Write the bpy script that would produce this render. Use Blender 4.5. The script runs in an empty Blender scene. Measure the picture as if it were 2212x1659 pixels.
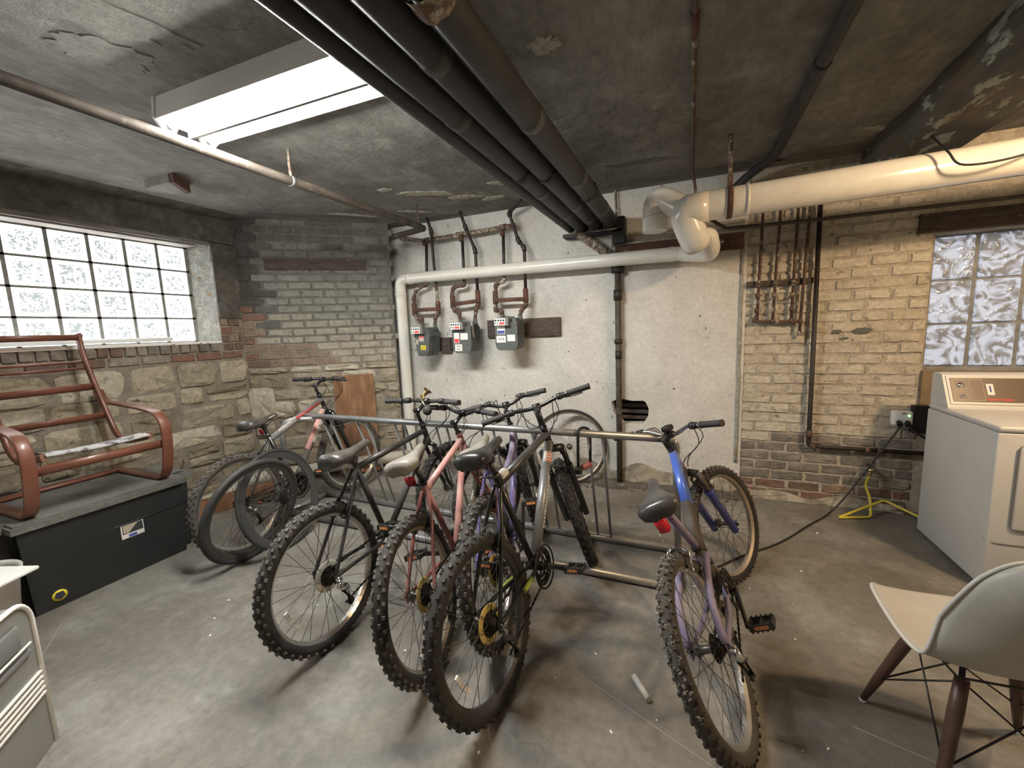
import bpy, bmesh, math, random
from mathutils import Vector as V, Matrix, Quaternion, noise
from mathutils.geometry import tessellate_polygon
PI = math.pi
S = bpy.context.scene
COL = S.collection
# ------------------------------------------------------------ camera, world, lights, exposure
CAM_H = 1.42
YAW, PITCH, ROLL = math.radians(23.2858), math.radians(7.535), math.radians(-2.1716)
fw = V((-math.sin(YAW)*math.cos(PITCH), math.cos(YAW)*math.cos(PITCH), -math.sin(PITCH)))
rt0 = V((math.cos(YAW), math.sin(YAW), 0)); up0 = rt0.cross(fw)
rt = rt0*math.cos(ROLL) + up0*math.sin(ROLL); up = -rt0*math.sin(ROLL) + up0*math.cos(ROLL)
cam = bpy.data.cameras.new('camera'); cam.sensor_width = 36; cam.lens = 894.19/2212*36
cam.clip_start = .02
co = bpy.data.objects.new('camera', cam); COL.objects.link(co)
M = Matrix((rt, up, -fw)).transposed().to_4x4(); M.translation = V((0, 0, CAM_H)); co.matrix_world = M
S.camera = co
w = bpy.data.worlds.new('world'); S.world = w; w.use_nodes = True
w.node_tree.nodes['Background'].inputs[0].default_value = (.80, .88, 1, 1)
w.node_tree.nodes['Background'].inputs[1].default_value = 1.0
S.view_settings.view_transform = 'Standard'; S.view_settings.look = 'None'
S.view_settings.exposure = 1.32; S.view_settings.gamma = 1.0; S.view_settings.use_curve_mapping = False
S.cycles.max_bounces = 8; S.cycles.diffuse_bounces = 5; S.cycles.sample_clamp_indirect = 4
def lamp(name, kind, loc, energy, color, size=.1, sy=None, rot=(0, 0, 0)):
    l = bpy.data.lights.new(name, kind); l.energy = energy; l.color = color
    if kind == 'AREA':
        l.size = size
        if sy: l.shape = 'RECTANGLE'; l.size_y = sy
    else: l.shadow_soft_size = size
    o = bpy.data.objects.new(name, l); o.location = loc; o.rotation_euler = rot; COL.objects.link(o); return o
# warm ceiling lamp over the washing machines, to the right of the picture
lamp('warm_lamp', 'POINT', (1.98, 1.80, 2.36), 60, (1, .70, .42), .09)
# the fluorescent pair's own light (the tubes below are built as meshes)
TUBE_W = 33.0
WIN_L, WIN_R = 3.2, .30
# ------------------------------------------------------------ helpers
class MB:
    """collects shapes; build() links them as one mesh object"""
    def __init__(s): s.v = []; s.f = []; s.m = []; s.cur = 0; s.sm = []; s.smooth = False
    def add(s, vs, fs, smooth=None):
        n = len(s.v); s.v += [V(v) for v in vs]
        for f in fs: s.f.append([i+n for i in f]); s.m.append(s.cur); s.sm.append(s.smooth if smooth is None else smooth)
        return s
    def box(s, c, d, R=None, tap=1.0):
        c = V(c); x, y, z = d[0]/2, d[1]/2, d[2]/2; vs = []
        for sz in (-1, 1):
            k = tap if sz > 0 else 1
            for sx, sy in ((-1, -1), (1, -1), (1, 1), (-1, 1)):
                p = V((sx*x*k, sy*y*k, sz*z)); vs.append(c + (R @ p if R else p))
        return s.add(vs, [(0, 3, 2, 1), (4, 5, 6, 7), (0, 1, 5, 4), (1, 2, 6, 5), (2, 3, 7, 6), (3, 0, 4, 7)], False)
    def bx(s, a, b): 
        a, b = V(a), V(b); return s.box((a+b)/2, b-a)
    def bbox(s, a, b, bev=.01, seg=2):
        a, b = V(a), V(b); bm = bmesh.new(); bmesh.ops.create_cube(bm, size=1)
        for v in bm.verts: v.co = V([(a[i]+b[i])/2 + v.co[i]*abs(b[i]-a[i]) for i in range(3)])
        bmesh.ops.bevel(bm, geom=bm.edges[:], offset=bev, segments=seg, profile=.5, affect='EDGES')
        return s.addbm(bm)
    def addbm(s, bm, tf=None, smooth=True):
        bm.verts.ensure_lookup_table(); bm.verts.index_update()
        s.add([tf(v.co) if tf else v.co.copy() for v in bm.verts], [[v.index for v in f.verts] for f in bm.faces], smooth)
        bm.free(); return s
    def tube(s, pts, r, n=10, cap=True, closed=False, flat=None, up=None):
        """sweep a circle (or an ellipse of half-sizes flat=(a,b)) along pts"""
        pts = [V(p) for p in pts]; N = len(pts); rs = r if isinstance(r, (list, tuple)) else [r]*N
        T = []
        for i in range(N):
            a = pts[i-1] if (i or closed) else pts[i]; b = pts[(i+1) % N] if (i < N-1 or closed) else pts[i]
            T.append((b-a).normalized())
        u = V(up) if up else T[0].orthogonal()
        u = (u - T[0]*u.dot(T[0])).normalized(); vs = []
        for i in range(N):
            u = (u - T[i]*u.dot(T[i])).normalized(); w_ = T[i].cross(u)
            # keep width in sharp bends
            k = 1.0
            for j in range(n):
                a = 2*PI*j/n
                if flat:
                    e = 2 if n < 8 else 4
                    ca, sa = math.cos(a), math.sin(a)
                    vs.append(pts[i] + u*(flat[0]*math.copysign(abs(ca)**(2/e), ca)) + w_*(flat[1]*math.copysign(abs(sa)**(2/e), sa)))
                else: vs.append(pts[i] + (u*math.cos(a) + w_*math.sin(a))*rs[i]*k)
        fs = []
        for i in range(N if closed else N-1):
            A, B = i*n, ((i+1) % N)*n
            for j in range(n): fs.append((A+j, A+(j+1) % n, B+(j+1) % n, B+j))
        s.add(vs, fs, True)
        if cap and not closed:
            b = len(s.v)-N*n
            s.f.append([b+j for j in range(n)][::-1]); s.m.append(s.cur); s.sm.append(False)
            s.f.append([b+(N-1)*n+j for j in range(n)]); s.m.append(s.cur); s.sm.append(False)
        return s
    def lathe(s, prof, c=(0, 0, 0), axis=(0, 0, 1), n=24, smooth=True):
        """prof: list of (radius, height) along axis"""
        c = V(c); ax = V(axis).normalized(); q = V((0, 0, 1)).rotation_difference(ax); vs = []
        for r, h in prof:
            for j in range(n): a = 2*PI*j/n; vs.append(c + q @ V((r*math.cos(a), r*math.sin(a), h)))
        fs = []
        for i in range(len(prof)-1):
            for j in range(n): fs.append((i*n+j, i*n+(j+1) % n, (i+1)*n+(j+1) % n, (i+1)*n+j))
        return s.add(vs, fs, smooth)
    def prism(s, poly, z0, z1, F=lambda x, y, z: V((x, y, z)), smooth=False):
        n = len(poly); vs = [F(x, y, z0) for x, y in poly] + [F(x, y, z1) for x, y in poly]
        return s.add(vs, [tuple(range(n))[::-1], tuple(range(n, 2*n))] + [(i, (i+1) % n, n+(i+1) % n, n+i) for i in range(n)], smooth)
    def build(s, name, mat, parent=None, kind=None, label=None, tf=None, loc=None):
        me = bpy.data.meshes.new(name)
        vs = [tf(v) for v in s.v] if tf else s.v
        if loc is not None: vs = [v - V(loc) for v in vs]
        me.from_pydata([tuple(v) for v in vs], [], s.f)
        for m_ in (mat if isinstance(mat, (list, tuple)) else [mat]): me.materials.append(m_)
        me.polygons.foreach_set('material_index', s.m); me.polygons.foreach_set('use_smooth', s.sm)
        me.update(); bm = bmesh.new(); bm.from_mesh(me); bmesh.ops.recalc_face_normals(bm, faces=bm.faces)
        bm.to_mesh(me); bm.free()
        o = bpy.data.objects.new(name, me); COL.objects.link(o)
        if parent: o.parent = parent
        if loc is not None: o.location = loc
        if kind: o['kind'] = kind
        if label: o['label'] = label
        return o
def smoothpath(pts, k=4, closed=False):
    pts = [V(p) for p in pts]; out = []; N = len(pts)
    for i in range(N if closed else N-1):
        g = lambda j: pts[j % N] if closed else pts[max(0, min(N-1, j))]
        p0, p1, p2, p3 = g(i-1), g(i), g(i+1), g(i+2)
        for j in range(k):
            t = j/k; out.append(.5*((2*p1)+(-p0+p2)*t+(2*p0-5*p1+4*p2-p3)*t*t+(-p0+3*p1-3*p2+p3)*t**3))
    if not closed: out.append(pts[-1])
    return out
def roundpath(pts, r, k=4):
    """polyline with corners rounded by radius r"""
    pts = [V(p) for p in pts]; out = [pts[0]]
    for i in range(1, len(pts)-1):
        a, b, c = pts[i-1], pts[i], pts[i+1]
        d = min(r, (a-b).length*.49, (c-b).length*.49)
        p, q = b+(a-b).normalized()*d, b+(c-b).normalized()*d
        for j in range(k+1): t = j/k; out.append(p*(1-t)**2 + b*2*t*(1-t) + q*t*t)
    out.append(pts[-1]); return out
def thing(name, label, cat, loc=(0, 0, 0), group=None, rz=0):
    o = bpy.data.objects.new(name, None); COL.objects.link(o); o.location = loc; o.rotation_euler = (0, 0, rz); o.empty_display_size = .05
    return tag(o, label, cat, group)
def tag(o, label, cat, group=None):
    o['label'] = label; o['category'] = cat
    if group: o['group'] = group
    return o
def text_mesh(name, txt, size, mat, F, parent, depth=.0006, bold=0, sx=1.0):
    """flat lettering; F maps (x,y,z) of the text plane to the place"""
    c = bpy.data.curves.new(name, 'FONT'); c.body = txt; c.size = size; c.align_x = 'CENTER'; c.align_y = 'CENTER'; c.extrude = depth; c.offset = bold; c.resolution_u = 2
    o = bpy.data.objects.new(name, c); COL.objects.link(o)
    dg = bpy.context.evaluated_depsgraph_get(); me = bpy.data.meshes.new_from_object(o.evaluated_get(dg))
    bpy.data.objects.remove(o); 
    for v in me.vertices: v.co = F(v.co.x*sx, v.co.y, v.co.z)
    me.materials.clear(); me.materials.append(mat); o = bpy.data.objects.new(name, me); COL.objects.link(o); o.parent = parent; return o
# ------------------------------------------------------------ materials
def mat(name, c, rough=.6, metal=0., c2=None, sc=6., det=6., amt=1., lo=.35, hi=.65, bump=0., bsc=None, c3=None, sc3=2., lo3=.5, hi3=.7, spec=.5, stretch=None, emit=None, c4=None, sc4=9, lo4=.6, hi4=.66, coat=0, bdist=.01, coord='Object', grain=0, gsc=70, crack=0, crsc=2.2, crc=(.07, .06, .05), gst=None):
    m = bpy.data.materials.new(name); m.use_nodes = True; nt = m.node_tree; N, L = nt.nodes, nt.links
    b = N['Principled BSDF']; b.inputs['Roughness'].default_value = rough; b.inputs['Metallic'].default_value = metal
    b.inputs['Specular IOR Level'].default_value = spec; b.inputs['Coat Weight'].default_value = coat
    b.inputs['Base Color'].default_value = (*c, 1)
    if coord == 'World':
        g = N.new('ShaderNodeNewGeometry'); src = g.outputs['Position']
    else:
        tc = N.new('ShaderNodeTexCoord'); src = tc.outputs['Object']
    if stretch:
        mp = N.new('ShaderNodeMapping'); mp.inputs['Scale'].default_value = stretch; L.new(src, mp.inputs[0]); src = mp.outputs[0]
    def layer(col_in, cc, s_, lo_, hi_, d_=6, off=0):
        n = N.new('ShaderNodeTexNoise'); n.inputs['Scale'].default_value = s_; n.inputs['Detail'].default_value = d_; n.inputs['Roughness'].default_value = .6
        if off:
            ad = N.new('ShaderNodeVectorMath'); ad.operation = 'ADD'; ad.inputs[1].default_value = (off, off*2, -off); L.new(src, ad.inputs[0]); L.new(ad.outputs[0], n.inputs[0])
        else: L.new(src, n.inputs[0])
        r = N.new('ShaderNodeMapRange'); r.inputs[1].default_value = lo_; r.inputs[2].default_value = hi_; r.clamp = True; L.new(n.outputs[0], r.inputs[0])
        mx = N.new('ShaderNodeMix'); mx.data_type = 'RGBA'; L.new(r.outputs[0], mx.inputs[0])
        if isinstance(col_in, tuple): mx.inputs[6].default_value = (*col_in, 1)
        else: L.new(col_in, mx.inputs[6])
        mx.inputs[7].default_value = (*cc, 1); return mx.outputs[2], n.outputs[0]
    col = c
    if c2: col, _ = layer(col, c2, sc, lo, hi, det)
    if c3: col, _ = layer(col, c3, sc3, lo3, hi3, 5, 7.3)
    if c4: col, _ = layer(col, c4, sc4, lo4, hi4, 8, 3.1)
    def newmix(fac, A, B, mode='MIX'):
        mx = N.new('ShaderNodeMix'); mx.data_type = 'RGBA'; mx.blend_type = mode
        for sock, v in ((mx.inputs[0], fac), (mx.inputs[6], A), (mx.inputs[7], B)):
            if isinstance(v, tuple): sock.default_value = (*v, 1)
            elif isinstance(v, (int, float)): sock.default_value = v
            else: L.new(v, sock)
        return mx.outputs[2]
    if grain:
        gs = src
        if gst: mp = N.new('ShaderNodeMapping'); mp.inputs['Scale'].default_value = gst; L.new(src, mp.inputs[0]); gs = mp.outputs[0]
        n = N.new('ShaderNodeTexNoise'); n.inputs['Scale'].default_value = gsc; n.inputs['Detail'].default_value = 9; n.inputs['Roughness'].default_value = .72; L.new(gs, n.inputs[0])
        r = N.new('ShaderNodeMapRange'); r.inputs[1].default_value = .3; r.inputs[2].default_value = .7; r.inputs[3].default_value = 1-grain; r.inputs[4].default_value = 1+grain*.6; L.new(n.outputs[0], r.inputs[0])
        cb = N.new('ShaderNodeCombineColor'); [L.new(r.outputs[0], cb.inputs[k]) for k in range(3)]; col = newmix(1.0, col, cb.outputs[0], 'MULTIPLY')
    if crack:
        dn = N.new('ShaderNodeTexNoise'); dn.inputs['Scale'].default_value = 4; dn.inputs['Detail'].default_value = 6; L.new(src, dn.inputs[0])
        sc_ = N.new('ShaderNodeVectorMath'); sc_.operation = 'SCALE'; sc_.inputs['Scale'].default_value = .35; L.new(dn.outputs[1], sc_.inputs[0])
        ad = N.new('ShaderNodeVectorMath'); ad.operation = 'ADD'; L.new(src, ad.inputs[0]); L.new(sc_.outputs[0], ad.inputs[1])
        vo = N.new('ShaderNodeTexVoronoi'); vo.feature = 'DISTANCE_TO_EDGE'; vo.inputs['Scale'].default_value = crsc; L.new(ad.outputs[0], vo.inputs['Vector'])
        r = N.new('ShaderNodeMapRange'); r.inputs[1].default_value = .0; r.inputs[2].default_value = .009; r.inputs[3].default_value = 1; r.inputs[4].default_value = 0; L.new(vo.outputs['Distance'], r.inputs[0])
        mk = N.new('ShaderNodeTexNoise'); mk.inputs['Scale'].default_value = 3.1; L.new(src, mk.inputs[0]); r2 = N.new('ShaderNodeMapRange'); r2.inputs[1].default_value = .52; r2.inputs[2].default_value = .6; r2.inputs[4].default_value = crack; L.new(mk.outputs[0], r2.inputs[0])
        mu = N.new('ShaderNodeMath'); mu.operation = 'MULTIPLY'; L.new(r.outputs[0], mu.inputs[0]); L.new(r2.outputs[0], mu.inputs[1]); col = newmix(mu.outputs[0], col, crc)
    if not isinstance(col, tuple): L.new(col, b.inputs['Base Color'])
    if bump:
        n = N.new('ShaderNodeTexNoise'); n.inputs['Scale'].default_value = bsc or sc*3; n.inputs['Detail'].default_value = 8; n.inputs['Roughness'].default_value = .65; L.new(src, n.inputs[0])
        bp = N.new('ShaderNodeBump'); bp.inputs['Strength'].default_value = bump; bp.inputs['Distance'].default_value = bdist; L.new(n.outputs[0], bp.inputs['Height']); L.new(bp.outputs[0], b.inputs['Normal'])
    if emit: b.inputs['Emission Color'].default_value = (*emit[:3], 1); b.inputs['Emission Strength'].default_value = emit[3]
    return m
MT = {}
MT['floor'] = mat('concrete_floor', (.24, .226, .20), .55, c2=(.155, .142, .118), sc=1.3, c3=(.32, .31, .285), sc3=2.6, lo3=.5, hi3=.75, c4=(.11, .095, .075), sc4=.9, lo4=.48, hi4=.70, bump=.25, bsc=14, coord='World', spec=.35, grain=.28, gsc=22, crack=.35, crsc=.9)
MT['ceil'] = mat('concrete_ceiling', (.25, .245, .225), .8, c2=(.185, .18, .16), sc=1.7, c3=(.32, .315, .285), sc3=5, lo3=.5, hi3=.75, c4=(.13, .12, .105), sc4=2.2, lo4=.52, hi4=.75, bump=.55, bsc=6, bdist=.03, coord='World', spec=.2, grain=.30, gsc=14, crack=.5, crsc=1.6, gst=(1.6, .7, 1))
MT['patch'] = mat('peeled_plaster', (.50, .48, .40), .9, c2=(.30, .28, .23), sc=30, bump=.5, bsc=60, coord='World', grain=.35, gsc=50)
MT['dark_patch'] = mat('dark_ceiling_patch', (.10, .095, .085), .9, c2=(.15, .145, .13), sc=9, bump=.5, bsc=20, coord='World')
MT['smear'] = mat('trowelled_plaster', (.27, .26, .235), .85, c2=(.21, .205, .185), sc=9, bump=.5, bsc=30, coord='World', grain=.35, gsc=50)
MT['darkconc'] = mat('sooty_concrete', (.13, .12, .10), .85, c2=(.075, .07, .06), sc=3, c3=(.19, .175, .15), sc3=7, bump=.6, bsc=12, coord='World', grain=.45, gsc=18, crack=.5, crsc=3)
MT['plaster'] = mat('painted_plaster', (.64, .625, .58), .75, c2=(.54, .525, .48), sc=3.2, c3=(.42, .40, .35), sc3=2.1, lo3=.56, hi3=.78, c4=(.14, .12, .10), sc4=19, lo4=.66, hi4=.72, bump=.6, bsc=9, coord='World', bdist=.02, grain=.16, gsc=30, crack=.75, crsc=3.5, crc=(.16, .13, .10))
MT['plaster_low'] = mat('damp_plaster', (.38, .335, .25), .85, c2=(.18, .155, .125), sc=9, c3=(.55, .52, .45), sc3=7, bump=.9, bsc=16, coord='World', grain=.35, gsc=50)
MT['mortar'] = mat('old_mortar', (.31, .27, .215), .9, c2=(.20, .175, .14), sc=9, bump=.8, bsc=40, coord='World', grain=.35, gsc=50)
MT['mortar_grey'] = mat('painted_grey_mortar', (.175, .17, .15), .85, c2=(.115, .11, .095), sc=14, bump=.8, bsc=40, coord='World', grain=.35, gsc=50)
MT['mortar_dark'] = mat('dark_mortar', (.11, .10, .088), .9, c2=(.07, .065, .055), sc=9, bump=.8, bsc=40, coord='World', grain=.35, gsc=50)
MT['mortar_pale'] = mat('painted_mortar', (.50, .455, .37), .85, c2=(.34, .30, .24), sc=14, bump=.8, bsc=40, coord='World', grain=.35, gsc=50)
def brickmat(n, c, c2, c4=None): return mat(n, c, .8, c2=c2, sc=9, c4=c4 or tuple(x*.45 for x in c), sc4=17, lo4=.60, hi4=.68, bump=.9, bsc=38, coord='World', bdist=.012, grain=.32, gsc=34)
MT['b_grey'] = [brickmat('grey_painted_brick', (.215, .21, .19), (.165, .16, .145)), brickmat('grey_painted_brick_b', (.275, .27, .24), (.215, .21, .185))]
MT['b_dark'] = [brickmat('dark_brick', (.10, .097, .088), (.065, .062, .055)), brickmat('dark_brick_b', (.135, .13, .115), (.095, .09, .08))]
MT['b_mid'] = [brickmat('worn_painted_brick', (.42, .385, .31), (.33, .30, .24)), brickmat('worn_painted_brick_b', (.36, .34, .28), (.28, .26, .21))]
MT['b_cream'] = [brickmat('cream_painted_brick', (.60, .555, .46), (.52, .475, .385), (.30, .25, .19)), brickmat('cream_painted_brick_b', (.575, .53, .435), (.49, .445, .36), (.30, .25, .19)), brickmat('cream_painted_brick_c', (.585, .53, .425), (.46, .41, .32), (.22, .20, .16))]
MT['b_lowgrey'] = [brickmat('grimy_brick', (.27, .245, .205), (.16, .145, .12)), brickmat('grimy_brick_b', (.34, .30, .25), (.20, .175, .145))]
MT['b_red'] = [brickmat('red_brick', (.24, .115, .08), (.20, .13, .10)), brickmat('brown_brick', (.20, .13, .095), (.14, .10, .075)), brickmat('buff_brick', (.30, .225, .165), (.21, .16, .115))]
MT['stone'] = [brickmat('limestone', (.50, .45, .34), (.37, .33, .24)), brickmat('limestone_b', (.40, .355, .265), (.28, .25, .18)), brickmat('limestone_c', (.58, .54, .43), (.44, .40, .31)), brickmat('limestone_d', (.31, .265, .19), (.21, .18, .125))]
MT['rust'] = mat('rusty_steel', (.115, .055, .035), .8, c2=(.07, .035, .024), sc=12, c3=(.22, .13, .09), sc3=20, lo3=.6, bump=.5, bsc=60, coord='World')
MT['rustpipe'] = mat('rusty_pipe', (.13, .075, .05), .65, c2=(.07, .045, .035), sc=16, c3=(.33, .30, .25), sc3=13, lo3=.58, hi3=.64, bump=.3, bsc=60, coord='World', grain=.4, gsc=40)
MT['flakepipe'] = mat('flaking_pipe', (.24, .20, .15), .75, c2=(.10, .06, .04), sc=22, lo=.45, hi=.55, c3=(.42, .40, .34), sc3=28, lo3=.56, hi3=.6, bump=.5, bsc=60, coord='World')
MT['darkpipe'] = mat('dark_iron', (0.042, 0.0364, 0.0315), .5, .4, c2=(0.0245, 0.021, 0.0196), sc=20, bump=.2, coord='World')
MT['greypipe'] = mat('grey_painted_pipe', (.085, .068, .052), .6, c2=(.045, .034, .026), sc=20, c3=(.17, .145, .115), sc3=14, lo3=.56, bump=.3, coord='World', grain=.4, gsc=40)
MT['blackpipe'] = mat('black_pipe', (0.03, 0.03075, 0.03), .62, c2=(0.0195, 0.0195, 0.0195), sc=5, c3=(0.05625, 0.05475, 0.051), sc3=8, lo3=.56, hi3=.8, bump=.25, bsc=22, coord='World', grain=.4, gsc=40)
MT['pvc'] = mat('white_pvc', (.74, .73, .68), .22, c2=(.67, .65, .58), sc=2.5, c3=(.55, .50, .41), sc3=7, lo3=.62, hi3=.8, coat=.3, coord='World', grain=.07, gsc=12)
MT['pvc_dirty'] = mat('dusty_pvc', (.50, .47, .40), .5, c2=(.36, .33, .27), sc=6, coord='World')
MT['whiteenamel'] = mat('white_enamel', (.80, .80, .78), .4)
MT['tube'] = mat('fluorescent_glow', (1, 1, 1), .5, emit=(1, .985, .94, TUBE_W*3.2))
MT['wood_dark'] = mat('old_dark_wood', (.05, .036, .028), .8, c2=(.09, .068, .052), sc=9, c3=(.25, .22, .19), sc3=20, lo3=.6, hi3=.7, stretch=(1, 1, 6), bump=.5, coord='World')
MT['ply'] = mat('plywood', (.22, .105, .045), .7, c2=(.15, .07, .03), sc=8, c3=(.30, .16, .08), sc3=5, lo3=.5, stretch=(3, 3, .8), coord='World')
MT['beech'] = mat('bentwood', (.165, .062, .036), .42, c2=(.125, .046, .027), sc=5, stretch=(1, 1, 4), coord='World', coat=.15)
MT['fabric_w'] = mat('pale_webbing', (.42, .42, .42), .9, c2=(.10, .09, .09), sc=18, lo=.5, hi=.6, coord='World')
MT['tote'] = mat('black_plastic', (0.0132, 0.0144, 0.0144), .48, c2=(0.0168, 0.018, 0.018), sc=4, coord='World', spec=.35)
MT['tote_lid'] = mat('dusty_black_lid', (.15, .145, .13), .7, c2=(.09, .088, .08), sc=5, c3=(.21, .20, .18), sc3=3, coord='World', grain=.35, gsc=50)
MT['label_w'] = mat('white_label', (.78, .77, .72), .6)
MT['label_y'] = mat('yellow_label', (.72, .60, .04), .6)
MT['black'] = mat('black', (0.006, 0.006, 0.006), .6)
MT['ink'] = mat('dark_ink', (.03, .03, .05), .6)
MT['blueink'] = mat('blue_print', (.05, .08, .32), .6)
MT['redink'] = mat('red_print', (.75, .07, .06), .5)
MT['photo1'] = mat('printed_tan', (.42, .37, .28), .5); MT['photo2'] = mat('printed_black', (.035, .04, .045), .4)
MT['meter'] = mat('meter_grey', (0.08925, 0.1003, 0.0952), .5, c2=(0.07225, 0.0782, 0.0748), sc=8, c3=(0.136, 0.1403, 0.1318), sc3=14, lo3=.6, coord='World')
MT['almond'] = mat('washer_enamel', (.60, .60, .585), .38, c2=(.56, .56, .54), sc=3, coord='World')
MT['panel'] = mat('console_panel', (.115, .075, .05), .35)
MT['chrome'] = mat('chrome', (.75, .75, .75), .2, 1.0)
MT['galv'] = mat('galvanised_steel', (.50, .52, .53), .38, .75, c2=(.36, .365, .36), sc=7, c3=(.27, .25, .22), sc3=10, lo3=.55, hi3=.75, coord='World')
MT['rubber'] = mat('dusty_tyre', (0.0175, 0.017, 0.016), .8, c2=(0.05, 0.0465, 0.04), sc=5, lo=.42, hi=.72, bump=.3, bsc=70)
MT['rubber_dusty'] = mat('very_dusty_tyre', (0.084, 0.077, 0.063), .9, c2=(0.0385, 0.035, 0.0294), sc=6, bump=.3, bsc=70)
MT['rubber_knob'] = mat('dusty_knobs', (0.15, 0.141, 0.1215), .9, c2=(0.045, 0.04125, 0.0375), sc=4.5, lo=.38, hi=.62)
MT['rubber_clean'] = mat('grey_black_tyre', (0.0225, 0.0235, 0.0225), .62, c2=(0.0325, 0.033, 0.031), sc=4)
MT['greyrim'] = mat('grey_deep_rim', (0.045, 0.0468, 0.0444), .45, c2=(0.033, 0.0336, 0.0324), sc=5)
MT['rim'] = mat('alloy_rim', (.62, .62, .61), .3, .85, c2=(.50, .46, .38), sc=5)
MT['rim_tan'] = mat('oxidised_rim', (.42, .37, .30), .45, .6, c2=(.30, .25, .19), sc=5)
MT['rim_dark'] = mat('dark_rim', (0.06, 0.0588, 0.0558), .4, .5, c2=(0.096, 0.09, 0.081), sc=5)
MT['spoke'] = mat('spokes', (0.12, 0.114, 0.105), .45, .7)
MT['hub'] = mat('hub_steel', (0.128, 0.12, 0.112), .4, .8)
MT['cass'] = mat('sprockets', (0.021, 0.0192, 0.018), .5, .6, c2=(0.042, 0.033, 0.024), sc=30)
MT['guard_y'] = mat('yellowed_plastic_disc', (.55, .43, .13), .4, spec=.6)
MT['guard_c'] = mat('hazy_plastic_disc', (.55, .55, .46), .4)
MT['blackpaint'] = mat('black_paint', (0.0099, 0.0099, 0.01035), .35, c2=(0.0225, 0.02115, 0.0189), sc=9, lo=.5, hi=.75, coat=.3)
MT['dustblack'] = mat('dusty_black_paint', (0.0225, 0.022, 0.021), .45, c2=(0.05, 0.0465, 0.041), sc=8, lo=.45, hi=.75)
MT['silverpaint'] = mat('grey_silver_paint', (.30, .315, .32), .35, .3, c2=(.22, .22, .215), sc=7)
MT['charcoalpaint'] = mat('charcoal_paint', (0.051, 0.051, 0.0498), .38, .2, c2=(0.072, 0.069, 0.063), sc=7)
MT['redpaint'] = mat('red_paint', (.42, .045, .045), .4, c2=(.30, .05, .045), sc=8)
MT['pinkpaint'] = mat('faded_coral_paint', (.60, .25, .225), .4, c2=(.60, .36, .32), sc=7, c3=(.46, .40, .34), sc3=5, lo3=.56, hi3=.66)
MT['maroonpaint'] = mat('dull_maroon_paint', (.26, .095, .085), .45, c2=(.34, .15, .13), sc=9)
MT['purplepaint'] = mat('purple_paint', (.13, .11, .36), .35, c2=(.22, .20, .38), sc=7, coat=.3)
MT['dustpurple'] = mat('dusty_violet_paint', (.20, .17, .32), .5, c2=(.27, .24, .30), sc=7)
MT['bluepaint'] = mat('bright_blue_paint', (.055, .14, .62), .3, c2=(.09, .16, .50), sc=6, coat=.4)
MT['deepblue'] = mat('deep_blue_paint', (.03, .045, .27), .35, c2=(.05, .06, .24), sc=7, coat=.3)
MT['dustbrown'] = mat('dusty_frame', (0.091, 0.0805, 0.0665), .65, c2=(0.0595, 0.0525, 0.0455), sc=10)
MT['saddle'] = mat('dusty_saddle', (0.04675, 0.0451, 0.0429), .36, c2=(0.0935, 0.088, 0.077), sc=6, lo=.4, hi=.7, coat=.25)
MT['saddle_pale'] = mat('pale_dusty_saddle', (.30, .28, .245), .5, c2=(.17, .16, .14), sc=8, coat=.1)
MT['saddle_black'] = mat('black_saddle', (0.0175, 0.017, 0.016), .36, c2=(0.045, 0.0425, 0.0375), sc=7, lo=.5, hi=.75, coat=.3)
MT['grip'] = mat('rubber_grip', (0.02025, 0.02025, 0.02115), .7, c2=(0.03375, 0.03285, 0.0315), sc=16)
MT['cable'] = mat('cable', (0.01, 0.01, 0.01), .5)
MT['reflR'] = mat('red_reflector', (.38, .012, .02), .3, c2=(.28, .012, .02), sc=60)
MT['reflB'] = mat('bright_red_lamp', (.75, .03, .05), .25)
MT['orange'] = mat('orange_reflector', (.66, .27, .10), .35, c2=(.5, .2, .08), sc=60)
MT['clearrefl'] = mat('clear_reflector', (.80, .80, .80), .3)
MT['lime'] = mat('lime_decal', (.36, .44, .08), .45)
MT['brass'] = mat('old_brass', (.60, .48, .26), .22, 1.0)
MT['hose'] = mat('yellow_hose', (.62, .50, .05), .4)
MT['adapter'] = mat('white_plastic', (.72, .72, .70), .4)
MT['led'] = mat('green_led', (.2, .8, .2), .5, emit=(.4, 1, .3, 2))
MT['shell'] = mat('chair_shell', (.46, .455, .42), .42, c2=(.40, .39, .35), sc=4, spec=.4)
MT['shell_edge'] = mat('shell_edge', (.62, .62, .58), .5)
MT['walnut'] = mat('dark_turned_wood', (0.06, 0.032, 0.0224), .45, c2=(0.096, 0.052, 0.036), sc=6, stretch=(6, 6, 1))
MT['wire'] = mat('black_wire', (.018, .016, .014), .45)
MT['appliance'] = mat('grey_appliance', (.22, .22, .20), .5, c2=(.19, .19, .175), sc=5)
MT['appliance_d'] = mat('dark_grey_trim', (.17, .17, .165), .5)
MT['white'] = mat('white_plastic_b', (.78, .79, .76), .45)
MT['bin'] = mat('white_bin', (.55, .54, .50), .4)
MT['silt'] = mat('rubble_dirt', (.17, .15, .125), .95, c2=(.10, .085, .07), sc=12, c3=(.35, .32, .27), sc3=20, lo3=.6, bump=1, bsc=30, coord='World', bdist=.03, grain=.35, gsc=50)
MT['greenpatch'] = mat('old_green_paint', (.10, .115, .09), .8)
MT['peel'] = mat('peeling_beam', (.10, .095, .08), .8, c2=(.055, .055, .048), sc=6, c3=(.30, .33, .28), sc3=7, lo3=.56, hi3=.60, c4=(.13, .075, .04), sc4=3, lo4=.54, hi4=.66, stretch=(1.5, .45, 1.5), bump=.8, bsc=14, coord='World')
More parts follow.
